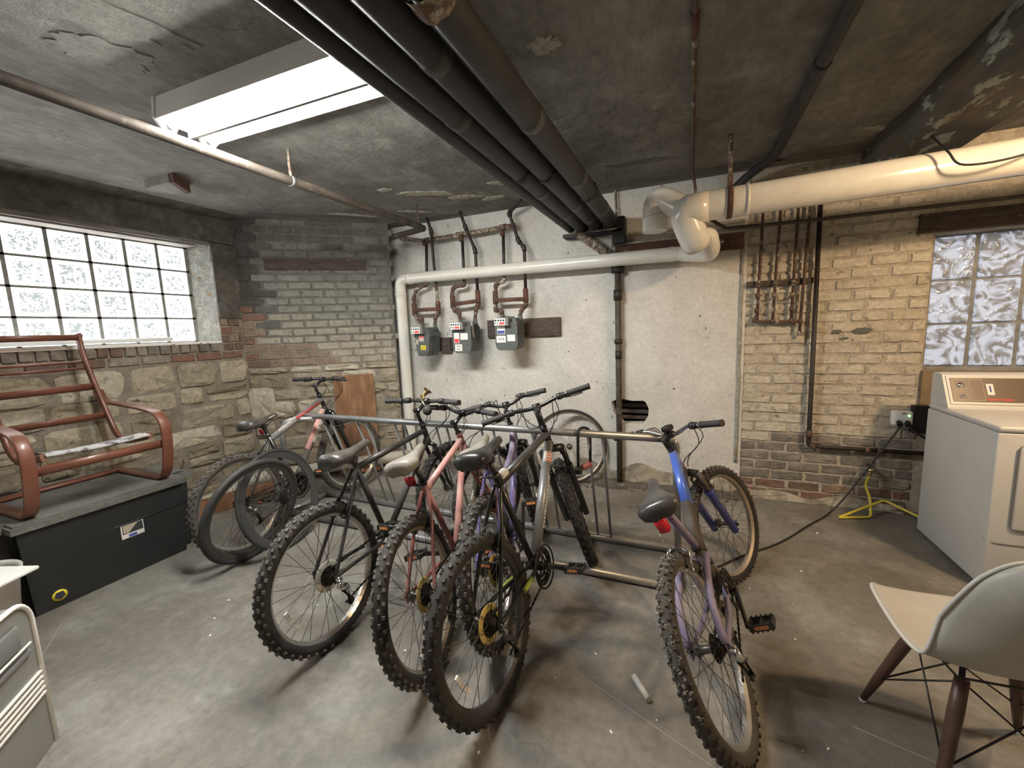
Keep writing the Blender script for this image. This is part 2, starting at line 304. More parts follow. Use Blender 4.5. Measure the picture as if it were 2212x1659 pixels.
MT['mortarglass'] = mat('block_joint', (.30, .305, .29), .8, c2=(.20, .20, .19), sc=20, coord='World')
MT['jamb'] = mat('flaking_jamb', (.48, .48, .43), .8, c2=(.28, .29, .27), sc=14, c3=(.30, .22, .12), sc3=20, lo3=.58, hi3=.66, bump=1, bsc=30, coord='World', bdist=.02, grain=.35, gsc=50)
MT['oldframe'] = mat('weathered_frame', (.33, .31, .27), .8, c2=(.14, .125, .105), sc=9, stretch=(1, .5, 8), bump=.4, coord='World')
def glass_mat(name, c1, c2, stren, bstr, sc, glossy=.08, contrast=(.4, .62), center=True):
    m = bpy.data.materials.new(name); m.use_nodes = True; nt = m.node_tree; N, L = nt.nodes, nt.links; b = N['Principled BSDF']
    b.inputs['Base Color'].default_value = (.22, .24, .25, 1); b.inputs['Roughness'].default_value = glossy
    g = N.new('ShaderNodeNewGeometry'); n = N.new('ShaderNodeTexNoise'); n.inputs['Scale'].default_value = sc; n.inputs['Detail'].default_value = 2.2; n.inputs['Distortion'].default_value = 2.2
    L.new(g.outputs['Position'], n.inputs[0])
    r = N.new('ShaderNodeMapRange'); r.inputs[1].default_value, r.inputs[2].default_value = contrast; L.new(n.outputs[0], r.inputs[0]); fac = r.outputs[0]
    if center:   # the wavy pattern is pressed into the middle of every block
        tc = N.new('ShaderNodeTexCoord'); sp = N.new('ShaderNodeSeparateXYZ'); L.new(tc.outputs['Object'], sp.inputs[0])
        mxs = []
        for ax in (1, 2):
            a = N.new('ShaderNodeMath'); a.operation = 'ABSOLUTE'; L.new(sp.outputs[ax], a.inputs[0]); mxs.append(a.outputs[0])
        mm = N.new('ShaderNodeMath'); mm.operation = 'MAXIMUM'; L.new(mxs[0], mm.inputs[0]); L.new(mxs[1], mm.inputs[1])
        rr = N.new('ShaderNodeMapRange'); rr.inputs[1].default_value = .078; rr.inputs[2].default_value = .066; L.new(mm.outputs[0], rr.inputs[0])
        mu = N.new('ShaderNodeMath'); mu.operation = 'MULTIPLY'; L.new(fac, mu.inputs[0]); L.new(rr.outputs[0], mu.inputs[1]); fac = mu.outputs[0]
    mx = N.new('ShaderNodeMix'); mx.data_type = 'RGBA'; L.new(fac, mx.inputs[0]); mx.inputs[6].default_value = (*c1, 1); mx.inputs[7].default_value = (*c2, 1)
    L.new(mx.outputs[2], b.inputs['Emission Color']); b.inputs['Emission Strength'].default_value = stren
    bp = N.new('ShaderNodeBump'); bp.inputs['Strength'].default_value = bstr; bp.inputs['Distance'].default_value = .02; L.new(n.outputs[0], bp.inputs['Height']); L.new(bp.outputs[0], b.inputs['Normal'])
    return m
MT['blockL'] = glass_mat('daylit_glass_block', (1, 1, 1), (.055, .062, .060), WIN_L, .3, 30, contrast=(.47, .51))
MT['blockR'] = glass_mat('wavy_glass_block', (.62, .67, .80), (.10, .10, .115), WIN_R, .9, 9, .06, (.42, .60), False)
# ------------------------------------------------------------ room shell
CEIL = 2.53; YB = 3.73; XL = -3.92; C0 = V((-3.92, 2.66, 0)); CD = V((.76708, .64156, 0)); CN = V((.64156, -.76708, 0)); CLEN = 1.43
X0, X1, Y0 = -4.3, 4.0, -2.2
rnd = random.Random(5)
def struct(name, mb, m): o = mb.build(name, m); o['kind'] = 'structure'; return o
fl = struct('floor', MB().bx((X0, Y0, -.12), (X1, 4.2, 0)), MT['floor'])
ce = struct('ceiling', MB().bx((X0, Y0, CEIL), (X1, 4.2, CEIL+.15)), MT['ceil'])
# left wall with the opening of the glass block window
m = MB(); WZ0, WZ1, WY0, WY1 = 1.415, 2.285, -.55, 2.455
m.bx((XL-.3, Y0, 0), (XL, 2.66, WZ0)); m.bx((XL-.3, Y0, WZ1), (XL, 2.66, CEIL)); m.bx((XL-.3, WY1, WZ0), (XL, 2.66, WZ1)); m.bx((XL-.3, Y0, WZ0), (XL, WY0, WZ1))
wl = struct('wall_left', m, MT['mortar'])
m = MB(); m.bx((XL, Y0, WZ1-.005), (XL+.02, 2.67, CEIL))    # rendered band above the window
m.bx((XL, WY1, 1.62), (XL+.02, 2.67, WZ1)); m.build('concrete_render', MT['darkconc'], wl)
def cpt(s, off, z): return V((C0.x+CD.x*s+CN.x*off, C0.y+CD.y*s+CN.y*off, z))
m = MB(); m.add([cpt(a, b, z) for z in (0, CEIL) for a, b in ((0, 0), (CLEN-.03, 0), (CLEN-.03, -.5), (0, -.5))], [(0, 1, 2, 3), (4, 7, 6, 5), (0, 4, 5, 1), (1, 5, 6, 2), (2, 6, 7, 3), (3, 7, 4, 0)])
wc = struct('wall_corner', m, MT['mortar'])
m = MB(); m.add([cpt(a, b, z) for z in (1.36, CEIL) for a, b in ((.18, .002), (CLEN-.03, .002), (CLEN-.03, -.1), (.18, -.1))], [(0, 1, 2, 3), (4, 7, 6, 5), (0, 4, 5, 1), (1, 5, 6, 2), (2, 6, 7, 3), (3, 7, 4, 0)]); m.build('paint_coat', MT['mortar_grey'], wc)
m = MB(); m.add([cpt(a, b, z) for z in (1.66, CEIL) for a, b in ((.0, .002), (.18, .002), (.18, -.1), (.0, -.1))], [(0, 1, 2, 3), (4, 7, 6, 5), (0, 4, 5, 1), (1, 5, 6, 2), (2, 6, 7, 3), (3, 7, 4, 0)]); m.build('dark_coat', MT['mortar_dark'], wc)  # darker backing for the bricks at the left edge
# back wall: plastered panel with a broken hole
def ring(poly, r=.0): return poly
hole = [(-.637, .739), (-.60, .755), (-.536, .767), (-.45, .752), (-.36, .757), (-.339, .741), (-.315, .69), (-.319, .618), (-.345, .575), (-.357, .554), (-.44, .548), (-.536, .544), (-.58, .60), (-.617, .646), (-.625, .70)]
outer = [(-3.05, 0), (.40, 0), (.40, CEIL), (-3.05, CEIL)]
P = [[V((x, 0, z)) for x, z in outer], [V((x, 0, z)) for x, z in hole[::-1]]]
tri = tessellate_polygon(P); allp = [p for l in P for p in l]
m = MB(); m.add([(p.x, YB, p.z) for p in allp], tri)
n = len(hole); m.add([(x, YB, z) for x, z in hole] + [(x, YB+.10, z) for x, z in hole], [(i, (i+1) % n, n+(i+1) % n, n+i) for i in range(n)])
m.bx((-3.05, YB+.28, 0), (.40, YB+.4, CEIL)); m.bx((-3.05, YB+.001, 2.0), (-1.0, YB+.29, CEIL)); m.bx((.3, YB+.001, 0), (.40, YB+.3, CEIL))
wb = struct('wall_back', m, MT['plaster'])
m = MB()
for i in range(4): m.bx((-.72, YB+.12, .565+i*.055), (-.25, YB+.135, .595+i*.055))
m.build('lath', MT['wood_dark'], wb, kind='stuff')
m = MB(); m.bx((-.75, YB+.2, .45), (-.2, YB+.21, .85)); m.build('cavity_back', MT['black'], wb)
# damp base of the plaster: rough skirt of broken render
def rough_strip(x0, x1, z1, y, amp, name, mt, parent, seed, depth=.02, zj=.05):
    r = random.Random(seed); n = int((x1-x0)/.045)+1; vs = []; nz = 7
    for j in range(nz):
        for i in range(n):
            x = x0+(x1-x0)*i/(n-1); t = j/(nz-1); top = z1+zj*noise.noise(V((x*4, seed, 0)))*2
            d = depth*(1-t)**.8*(1+.6*noise.noise(V((x*9, t*6, seed)))) if j < nz-1 else -.002
            vs.append((x, y-max(d, -.002), top*t + (-.01 if j == 0 else 0)))
    MB().add(vs, [(j*n+i, j*n+i+1, (j+1)*n+i+1, (j+1)*n+i) for j in range(nz-1) for i in range(n-1)]).build(name, mt, parent)
rough_strip(-2.9, .36, .15, YB, .02, 'damp_render', MT['plaster_low'], wb, 3, .03, .05)
# brick part of the back wall with the second window
m = MB(); YM = YB+.012
RX0, RX1, RZ0, RZ1 = 1.49, 2.62, 1.02, 1.945
m.bx((.385, YM, 0), (RX0, YM+.3, CEIL)); m.bx((RX0, YM, 0), (X1, YM+.3, RZ0)); m.bx((RX0, YM, RZ1), (X1, YM+.3, CEIL)); m.bx((RX1, YM, RZ0), (X1, YM+.3, RZ1))
wr = struct('wall_back_brick', m, MT['mortar_pale'])
struct('wall_right', MB().bx((X1-.1, Y0, 0), (X1, 4.1, CEIL)), MT['plaster'])
struct('wall_front', MB().bx((X0, Y0-.1, 0), (X1, Y0, CEIL)), MT['plaster'])
# a raw concrete seam where plaster and brick meet
m = MB(); pts = [(.365+.012*noise.noise(V((0, 0, z*5))), YB-.004, z) for z in [i*.09 for i in range(3, 24)]]
m.tube(pts, [.012+.007*noise.noise(V((3, 0, p[2]*11))) for p in pts], 7); m.build('trim_1', MT['jamb'])['kind'] = 'structure'
# ------------------------------------------------------------ bricks and stones
def brick_meshes(seed, n, b=.07, j=.03):
    out = []
    for k in range(n):
        r = random.Random(seed*100+k)
        # unit block: x width, y depth (front at y=-.5), z height; front face inset with broken corners
        fr = [(-.5, -.5), (-.17, -.5), (.17, -.5), (.5, -.5), (.5, 0), (.5, .5), (.17, .5), (-.17, .5), (-.5, .5), (-.5, 0)]
        J = lambda s: r.uniform(-s, s)
        a = [(x*(1-j*1.2)+J(j), z*(1-j*2)+J(j*1.6)) for x, z in fr]
        vs = [(x, .5, z) for x, z in a] + [(x, -.32+J(.08), z) for x, z in a] + [(x*(1-b), -.5+J(.07), z*(1-b*2.4)) for x, z in a] + [(J(.1), -.5+J(.08), J(.1))]
        N_ = 10; fs = [(i, (i+1) % N_, N_+(i+1) % N_, N_+i) for i in range(N_)] + [(N_+i, N_+(i+1) % N_, 2*N_+(i+1) % N_, 2*N_+i) for i in range(N_)] + [(2*N_+i, 2*N_+(i+1) % N_, 3*N_) for i in range(N_)]
        me = bpy.data.meshes.new('brick'); me.from_pydata(vs, [], fs); me.update()
        bm = bmesh.new(); bm.from_mesh(me); bmesh.ops.recalc_face_normals(bm, faces=bm.faces); bm.to_mesh(me); bm.free()
        out.append(me)
    return out
def stone_meshes(seed, n, j=.10):
    out = []
    for k in range(n):
        r = random.Random(seed*77+k); N_ = 9; a = []
        for i in range(N_):
            t = 2*PI*i/N_+r.uniform(-.15, .15); c, s_ = math.cos(t), math.sin(t); e = .38
            a.append((.5*math.copysign(abs(c)**e, c)*(1-r.uniform(0, j)), .5*math.copysign(abs(s_)**e, s_)*(1-r.uniform(0, j))))
        J = lambda s: r.uniform(-s, s)
        vs = [(x, .5, z) for x, z in a] + [(x*.985, -.25+J(.12), z*.985) for x, z in a] + [(x*.72+J(.04), -.45+J(.16), z*.68+J(.04)) for x, z in a] + [(J(.15), -.5+J(.12), J(.15))]
        fs = [(i, (i+1) % N_, N_+(i+1) % N_, N_+i) for i in range(N_)] + [(N_+i, N_+(i+1) % N_, 2*N_+(i+1) % N_, 2*N_+i) for i in range(N_)] + [(2*N_+i, 2*N_+(i+1) % N_, 3*N_) for i in range(N_)]
        me = bpy.data.meshes.new('stone'); me.from_pydata(vs, [], fs); me.update()
        bm = bmesh.new(); bm.from_mesh(me); bmesh.ops.recalc_face_normals(bm, faces=bm.faces); bm.to_mesh(me); bm.free()
        out.append(me)
    return out
BM = brick_meshes(3, 6); SM = stone_meshes(5, 7)
MESHCACHE = {}
def place(kind, k, mt, parent, F, s, z, w_, h_, d, proud, rot=0.):
    base = (BM if kind == 'brick' else SM)[k]
    key = (kind, k, mt.name)
    if key not in MESHCACHE:
        me = base.copy(); me.materials.append(mt); MESHCACHE[key] = me
    o = bpy.data.objects.new(kind, MESHCACHE[key]); COL.objects.link(o); o.parent = parent
    p, ang = F(s, z, proud - d/2); o.location = p; o.rotation_euler = (0, rot, ang); o.rotation_mode = 'XYZ'; o.scale = (w_, d, h_)
    return o
FL = lambda s, z, off: (V((XL+off, s, z)), PI/2)          # along the left wall; s = y
FC = lambda s, z, off: (cpt(s, off, z), math.atan2(CD.y, CD.x))
FB = lambda s, z, off: (V((s, YM-off, z)), 0.)
def course(parent, F, s0, s1, z, h_, w_, mats, off, rd, proud=.012, skip=None, gap=.009, jit=.0):
    s = s0 - w_*off
    while s < s1 - .02:
        a, b = max(s, s0), min(s+w_*rd.uniform(.93, 1.07), s1); nx = b
        if b-a > .03 and not (skip and skip((a+b)/2, z)):
            mt = mats((a+b)/2, z); place('brick', rd.randrange(6), mt, parent, F, (a+b)/2, z+h_/2+rd.uniform(-.0015, .0015), (b-a)-gap, h_-gap, .06, proud+rd.uniform(-.004, .005), rd.uniform(-.008, .008))
        s = s+w_ if b < s1 else s1
        s = nx
rb = random.Random(11)
# corner wall: painted bricks above, red band, rubble stones below
def cm(s, z):  # bricks get darker towards the top and the left edge
    k = noise.noise(V((s*2.3, z*3, 4)))*.16
    if z < 1.33 and s < .95-(z-1.1)*1.6+k*2: return rb.choice(MT['b_red'])
    if z < 1.66 and s < .16: return rb.choice(MT['b_red'])
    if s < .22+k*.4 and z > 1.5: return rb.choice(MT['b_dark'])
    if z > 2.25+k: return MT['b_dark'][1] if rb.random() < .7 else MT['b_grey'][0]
    if z > 1.80+k+(.30*(1-s)): return MT['b_grey'][0]
    if z > 1.50+k+(.25*(1-s)): return MT['b_grey'][1]
    return MT['b_mid'][1] if z > 1.34+k else MT['b_mid'][0]
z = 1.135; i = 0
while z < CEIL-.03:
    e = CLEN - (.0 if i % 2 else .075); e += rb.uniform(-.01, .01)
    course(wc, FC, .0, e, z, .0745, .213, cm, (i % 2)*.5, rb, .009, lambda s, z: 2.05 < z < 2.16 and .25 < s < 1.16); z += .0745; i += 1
m = MB()
m.add([cpt(a, b, z_) for z_ in (0, CEIL) for a, b in ((CLEN-.09, -.01), (CLEN-.02, -.01), (CLEN-.02, -.3), (CLEN-.09, -.3))], [(0, 1, 2, 3), (4, 7, 6, 5), (0, 4, 5, 1), (1, 5, 6, 2), (2, 6, 7, 3), (3, 7, 4, 0)]); m.build('broken_edge', MT['mortar_dark'], wc)
def rubble(parent, F, s0, s1, z0, z1, rd, mats, rows=(.10, .17), wd=(.16, .42)):
    z = z0
    while z < z1-.03:
        h_ = rd.uniform(*rows); h_ = min(h_, z1-z)
        if z1-z-h_ < .05: h_ = z1-z
        s = s0-rd.uniform(0, .1)
        while s < s1-.03:
            w_ = rd.uniform(*wd); b = min(s+w_, s1)
            if s1-b < .08: b = s1
            a = max(s, s0)
            if rd.random() < .16 and h_ > .13:     # two thin stones instead of one
                for q in (0, 1): place('stone', rd.randrange(7), mats(s, z), parent, F, (a+b)/2, z+h_*(.25+.5*q), b-a-.008, h_/2-.004, .07, .022+rd.uniform(-.008, .010), rd.uniform(-.03, .03))
            else: place('stone', rd.randrange(7), mats(s, z), parent, F, (a+b)/2, z+h_/2+rd.uniform(-.006, .006), b-a-.008, h_-.006, .075, .026+rd.uniform(-.010, .014), rd.uniform(-.04, .04))
            s = b
        z += h_
def sm_(s, z):
    r = rb.random()
    if z < .45: return MT['stone'][3] if r < .5 else MT['stone'][1]
    return MT['stone'][0] if r < .4 else MT['stone'][2] if r < .62 else MT['stone'][1] if r < .85 else MT['stone'][3]
rubble(wc, FC, .0, CLEN-.02, .0, 1.135, random.Random(21), sm_, (.11, .19), (.18, .46))
rubble(wl, FL, -.4, 2.66, .0, 1.245, random.Random(8), sm_, (.12, .20), (.20, .52))
# dressed slab in the corner wall
o = place('stone', 2, MT['stone'][2], wc, FC, .10, .78, .25, .36, .09, .052, .02); o['label'] = 'large squared pale stone'
# left wall: one stretcher course and a soldier course under the window
rl = random.Random(31)
course(wl, FL, -.4, 2.64, 1.247, .072, .21, lambda s, z: MT['b_red'][0] if s > 2.1 else rl.choice(MT['b_lowgrey']+MT['b_red'][1:]), .3, rl, .014)
s = -.4
while s < 2.40:
    w_ = rl.uniform(.062, .085)*(1.5 if s < .9 else 1.05)
    place('brick', rl.randrange(6), rl.choice(MT['b_lowgrey']+[MT['b_red'][1]]), wl, FL, s+w_/2, 1.366, w_-.01, .092, .07, .018+rl.uniform(-.005, .006), rl.uniform(-.03, .03)); s += w_
z = 1.32; i = 0
while z < 1.62:
    course(wl, FL, 2.46, 2.655, z, .0745, .11, lambda s, z: rl.choice(MT['b_red']), (i % 2)*.5, rl, .014); z += .0745; i += 1
# right brick wall
rr_ = random.Random(41)
def bmx(s, z):
    if z < .13: return rr_.choice(MT['b_red'])
    k = noise.noise(V((s*2, z*2, 9)))*.12
    if z < .42+k+(max(0, s-.8)*.25): return rr_.choice(MT['b_lowgrey'])
    return rr_.choice(MT['b_cream'])
z = .0; i = 0
while z < CEIL-.03:
    hh = .0765
    course(wr, FB, .385, RX0-.002, z, hh, .222, bmx, (i % 2)*.5, rr_, .0075, lambda s, z: z > 2.33 and s > .9)
    if z < .85: pass
    z += hh; i += 1
rough_strip(.40, 1.45, .05, YM-.014, .02, 'crumbled_base', MT['plaster_low'], wr, 8, .05, .02)
m = MB()
for (x, z_, a, b) in ((1.14, 1.318, .055, .022), (.99, 1.315, .028, .014), (1.04, 1.265, .02, .008)):
    poly = [(x+a*(1+.35*noise.noise(V((t_*3, x*9, 0))))*math.cos(t_), z_+b*(1+.35*noise.noise(V((t_*3, 5, x))))*math.sin(t_)) for t_ in [2*PI*q/14 for q in range(14)]]
    m.prism(poly, YM-.0175, YM-.012, lambda x_, y_, z__: V((x_, z__, y_)))
m.build('green_paint_patch', MT['greenpatch'], wr)
# recess of the right window; the apron's brown paints plaster in shadow
m = MB(); m.bx((RX0, YM+.0, RZ0-.25), (RX0+.006, YM+.13, RZ1)); m.build('reveal', MT['mortar'], wr)
m = MB(); m.bx((RX0-.005, YM-.03, RZ0-.30), (X1-.2, YM-.001, RZ0+.01)); m.build('rendered_apron', mat('shaded_render', (.27, .19, .115), .85, c2=(.20, .14, .085), sc=5, bump=.5, bsc=20, coord='World'), wr)
# peeled, trowelled and dark ceiling patches (each a thin flake-edged patch)
def patch(x, y, a, b, seed, rot=0, mt='patch', th=.004, N_=60, A=1.):
    poly = []
    for q in range(N_):
        t_ = 2*PI*q/N_; k = 1+A*(.55*noise.noise(V((math.cos(t_)*1.7, math.sin(t_)*1.7, seed)))+.45*noise.noise(V((math.cos(t_)*5, math.sin(t_)*5, seed)))+.35*noise.noise(V((math.cos(t_)*14, math.sin(t_)*14, seed))))
        u, v_ = a*k*math.cos(t_), b*k*math.sin(t_); poly.append((x+u*math.cos(rot)-v_*math.sin(rot), y+u*math.sin(rot)+v_*math.cos(rot)))
    MB().prism(poly, CEIL-th, CEIL+.001).build('ceiling_patch', MT[mt], ce)
for a in ((-1.95, 2.98, .20, .05, 1, .5), (-1.75, 3.2, .12, .04, 2, .3), (-2.2, 2.75, .05, .03, 3), (-1.35, 3.05, .10, .04, 4, .6), (-.55, 1.72, .06, .05, 5), (-.83, 1.72, .045, .04, 6), (-2.9, 3.15, .18, .03, 7, .8), (-1.55, 3.35, .10, .03, 8), (1.0, 2.0, .035, .05, 9), (-2.35, 3.35, .14, .03, 10, .7), (1.0, 3.3, .08, .03, 12, .6)): patch(*a)
for a in ((-1.95, .72, .45, .10, 21, 1.15), (-2.1, 1.0, .15, .10, 22, .8)): patch(*a, mt='smear', th=.003, A=.5)
for a in ((.05, 3.58, .50, .09, 31, .05), (1.0, 3.60, .5, .08, 32), (-.35, 3.15, .22, .05, 33, .1), (-3.2, 3.0, .5, .05, 34, .7), (-2.5, 3.62, .5, .07, 35), (-1.3, 3.63, .5, .06, 36)): patch(*a, mt='dark_patch', th=.002, A=.8)  # thin dark patches, mostly where the ceiling meets the walls
# sloped haunch where ceiling meets the left wall
m = MB(); m.prism([(XL, CEIL), (XL, CEIL-.05), (XL+.02, CEIL-.035), (XL+.16, CEIL)], Y0, 2.66, lambda x, z_, y: V((x, y, z_))); m.build('trim_2', MT['darkconc'])['kind'] = 'structure'
# peeling beam on the right, running away from the camera
m = MB(); N_ = 40; vs = []
prof = [(1.06, CEIL+.01), (1.075, 2.43), (1.12, 2.375), (1.28, 2.355), (1.40, 2.345), (1.62, CEIL+.01)]
for i in range(N_):
    y = Y0+(YB-Y0)*i/(N_-1)
    for k, (x, z_) in enumerate(prof): d = noise.noise(V((x*6, y*3.3, k)))*.022; vs.append((x+d, y, z_+(d if 0 < k < 5 else 0)))
n = len(prof); m.add(vs, [(i*n+k, i*n+k+1, (i+1)*n+k+1, (i+1)*n+k) for i in range(N_-1) for k in range(n-1)])
m.build('ceiling_beam', MT['peel'])['kind'] = 'structure'
bpy.data.objects['ceiling_beam'].name = 'trim_3'
# rust lintel, ledge and the boxed steel over the right window
m = MB(); m.bx((-.59, YB-.035, 1.965), (.372, YB+.01, 2.085)); lt = struct('trim_4', m, MT['rust'])
m = MB(); m.bx((-.62, YB-.06, 2.085), (.372, YB+.01, 2.10)); m.bx((-.62, YB-.05, 2.155), (.372, YB+.01, 2.175)); m.bx((-.62, YB-.03, 2.10), (.372, YB+.01, 2.155)); struct('trim_5', m, MT['mortar_pale'])
m = MB(); m.bx((1.40, YM-.035, 1.95), (X1-.1, YM+.01, 2.06)); m.bx((1.40, YM-.05, 2.055), (X1-.1, YM+.01, 2.07)); struct('trim_6', m, MT['wood_dark'])
for x in (-.51, -.0, .22, 2.0): MB().tube([(x, YB-.05, 2.025), (x, YB-.03, 2.025)], .02, 10).tube([(x, YB-.066, 2.025), (x, YB-.045, 2.025)], .011, 6).build('bolt', MT['flakepipe'], lt)
# ------------------------------------------------------------ windows
def block_mesh(w_, h_, d, mt):
    bm = bmesh.new(); bmesh.ops.create_cube(bm, size=1)
    for v in bm.verts: v.co = V((v.co.x*d, v.co.y*w_, v.co.z*h_))
    bmesh.ops.bevel(bm, geom=bm.edges[:], offset=.008, segments=1, affect='EDGES'); me = bpy.data.meshes.new('glass_block'); bm.to_mesh(me); bm.free(); me.materials.append(mt); return me
w1 = thing('window_1', '', ''); del w1['label']; del w1['category']; w1['kind'] = 'structure'; w1.location = (-4.07, 1, 1.42)
me = block_mesh(.197, .186, .07, MT['blockL'])
for i in range(14):
    for j in range(4):
        o = bpy.data.objects.new('glass_block', me); COL.objects.link(o); o.parent = w1; y = 2.335-.1075-.2165*i; z_ = 2.125-.2025*j
        o.location = (-4.105+4.07, y-1, z_-1.42)
m = MB()
for i in range(15): m.bx((-4.125, 2.335-.2165*i-.011, 1.41), (-4.066, 2.335-.2165*i+.011, 2.24))
for j in range(5): m.bx((-4.125, -.75, 2.228-.2025*j-.008), (-4.066, 2.345, 2.228-.2025*j+.008))
m.build('block_joint', MT['mortarglass'], w1, loc=(-4.07, 1, 1.42)).location = (0, 0, 0)
m = MB(); m.bx((-4.10, -.8, 2.232), (-3.93, 2.35, 2.30)); m.bx((-3.965, -.8, 2.245), (-3.905, 2.44, 2.29)); m.build('window_head', MT['oldframe'], w1, loc=(-4.07, 1, 1.42)).location = (0, 0, 0)
m = MB(); bmj = bmesh.new(); vs = []
nz, nx = 16, 6
for j in range(nz):
    for i in range(nx):
        t = i/(nx-1); z_ = 1.415+.87*j/(nz-1); d = noise.noise(V((t*4, z_*9, 2)))*.012
        vs.append((-4.09+t*.175, 2.335+t*.118+d, z_))
m.add(vs, [(j*nx+i, j*nx+i+1, (j+1)*nx+i+1, (j+1)*nx+i) for j in range(nz-1) for i in range(nx-1)]); m.build('window_jamb', MT['jamb'], w1, loc=(-4.07, 1, 1.42)).location = (0, 0, 0)
m = MB(); m.bx((-4.09, -.8, 1.395), (-3.895, 2.44, 1.418)); m.build('window_sill', MT['whiteenamel'], w1, loc=(-4.07, 1, 1.42)).location = (0, 0, 0)
w2 = thing('window_2', '', ''); del w2['label']; del w2['category']; w2['kind'] = 'structure'; w2.location = (1.5, 3.9, 1.0)
me2 = block_mesh(.212, .280, .07, MT['blockR'])
for i, xx in enumerate((1.645, 1.885, 2.125, 2.365)):
    for j in range(3):
        o = bpy.data.objects.new('glass_block', me2); COL.objects.link(o); o.parent = w2; o.rotation_euler = (0, 0, PI/2)
        o.location = (xx-1.5, 3.885-3.9, 1.79-.2975*j-1.0)
m = MB(); m.bx((1.48, 3.87, 1.0), (2.6, 3.90, 1.96)); m.build('block_joint', MT['mortarglass'], w2, loc=(1.5, 3.9, 1.0)).location = (0, 0, 0)
# white tube lying on the left sill
m = MB().tube([(-3.965, -.2, 1.445), (-3.965, 2.085, 1.445)], .017, 12); tag(m.build('fluorescent_tube', MT['white'], None), 'spare white fluorescent tube lying on the sill of the left window', 'tube')
bpy.data.objects['fluorescent_tube'].location = (0, 0, 0)
# ------------------------------------------------------------ bicycles
def wheel_parts(r, tr, knob, spec, nsp=32, hubw=.05, tf=None, parent=None, name='front_wheel', rear=False, phase=0.):
    """rim is the wheel itself; tyre, hub, spokes are its sub-parts. Axis = y, centre = origin"""
    R = r-tr; ro = R-tr*.55; rim_d = spec.get('rim_d', .020)
    rw = tr*.62
    m = MB(); prof = [(ro, -rw), (ro, rw), (ro-.006, rw), (ro-rim_d, rw*.45), (ro-rim_d, -rw*.45), (ro-.006, -rw), (ro, -rw)]
    m.lathe([(a, b) for a, b in prof], axis=(0, 1, 0), n=64, smooth=False)
    rim = m.build(name, MT[spec.get('rim', 'rim')], parent, tf=tf)
    m = MB(); n_, k_ = 72, 12; vs = []
    for i in range(n_):
        a = 2*PI*i/n_
        for j in range(k_):
            b = 2*PI*j/k_; q = R+tr*math.cos(b)*1.02; vs.append((q*math.cos(a), tr*math.sin(b), q*math.sin(a)))
    m.add(vs, [(i*k_+j, i*k_+(j+1) % k_, ((i+1) % n_)*k_+(j+1) % k_, ((i+1) % n_)*k_+j) for i in range(n_) for j in range(k_)], True)
    if knob:
        m.cur = 1; nk = knob; rk = random.Random(int(r*9000))
        for i in range(nk):
            for b, st, w_, l_, h_ in ((-.98, .5, .012, .016, .006), (-.42, 0, .011, .019, .007), (.42, .5, .011, .019, .007), (.98, 0, .012, .016, .006)):
                a = 2*PI*(i+st)/nk; rr = V((math.cos(a), 0, math.sin(a))); t = V((-math.sin(a), 0, math.cos(a))); ax = V((0, 1, 0))
                nrm = (rr*math.cos(b)+ax*math.sin(b)).normalized(); sd = nrm.cross(t)
                Rm = Matrix((t, sd, nrm)).transposed(); c = rr*(R+tr*math.cos(b)) + ax*tr*math.sin(b) + nrm*.0015
                m.box(c, (l_*.85*(2*PI*R/nk/.031)*.75, w_, h_+.003), Rm, .82)
    m.build('tyre', [MT[spec.get('tyre', 'rubber')], MT[spec.get('knob', 'rubber_knob')]], rim, tf=tf)
    m = MB(); hr = .016 if not rear else .018
    m.lathe([(.004, -hubw-.03), (.004, -hubw), (hr*.8, -hubw), (.024, -hubw+.012), (.024, -hubw+.016), (hr*.75, -hubw+.026), (hr*.75, hubw-.026), (.024, hubw-.016), (.024, hubw-.012), (hr*.8, hubw), (.004, hubw), (.004, hubw+.03)], axis=(0, 1, 0), n=14)
    m.lathe([(0, -hubw-.022), (.009, -hubw-.022), (.009, -hubw-.013), (0, -hubw-.013)], axis=(0, 1, 0), n=6, smooth=False).lathe([(0, hubw+.013), (.009, hubw+.013), (.009, hubw+.022), (0, hubw+.022)], axis=(0, 1, 0), n=6, smooth=False)
    m.build('hub', MT[spec.get('hub', 'hub')], rim, tf=tf)
    m = MB()
    for i in range(nsp):
        side = 1 if i % 2 else -1; a = 2*PI*i/nsp+phase; b = a + (.95 if (i//2) % 2 else -.95)
        p = V((.024*math.cos(b), side*(hubw-.014), .024*math.sin(b))); q = V(((ro-rim_d+.004)*math.cos(a), side*.002, (ro-rim_d+.004)*math.sin(a)))
        m.tube([p, q], spec.get('sp_r', .0012), 4, cap=False)
    m.build('spokes', MT['spoke'], rim, kind='stuff', tf=tf)
    if spec.get('reflector'):
        for a0 in spec['reflector']:
            m = MB(); rr_r = R-tr-.055
            for k in range(5):
                a = a0+(k-2)*.085; m.box((rr_r*math.cos(a), .0, rr_r*math.sin(a)), (.016, .008, .026), Matrix.Rotation(-a, 3, 'Y'))
            m.build('spoke_reflector', MT['clearrefl'], rim, tf=tf)
    return rim
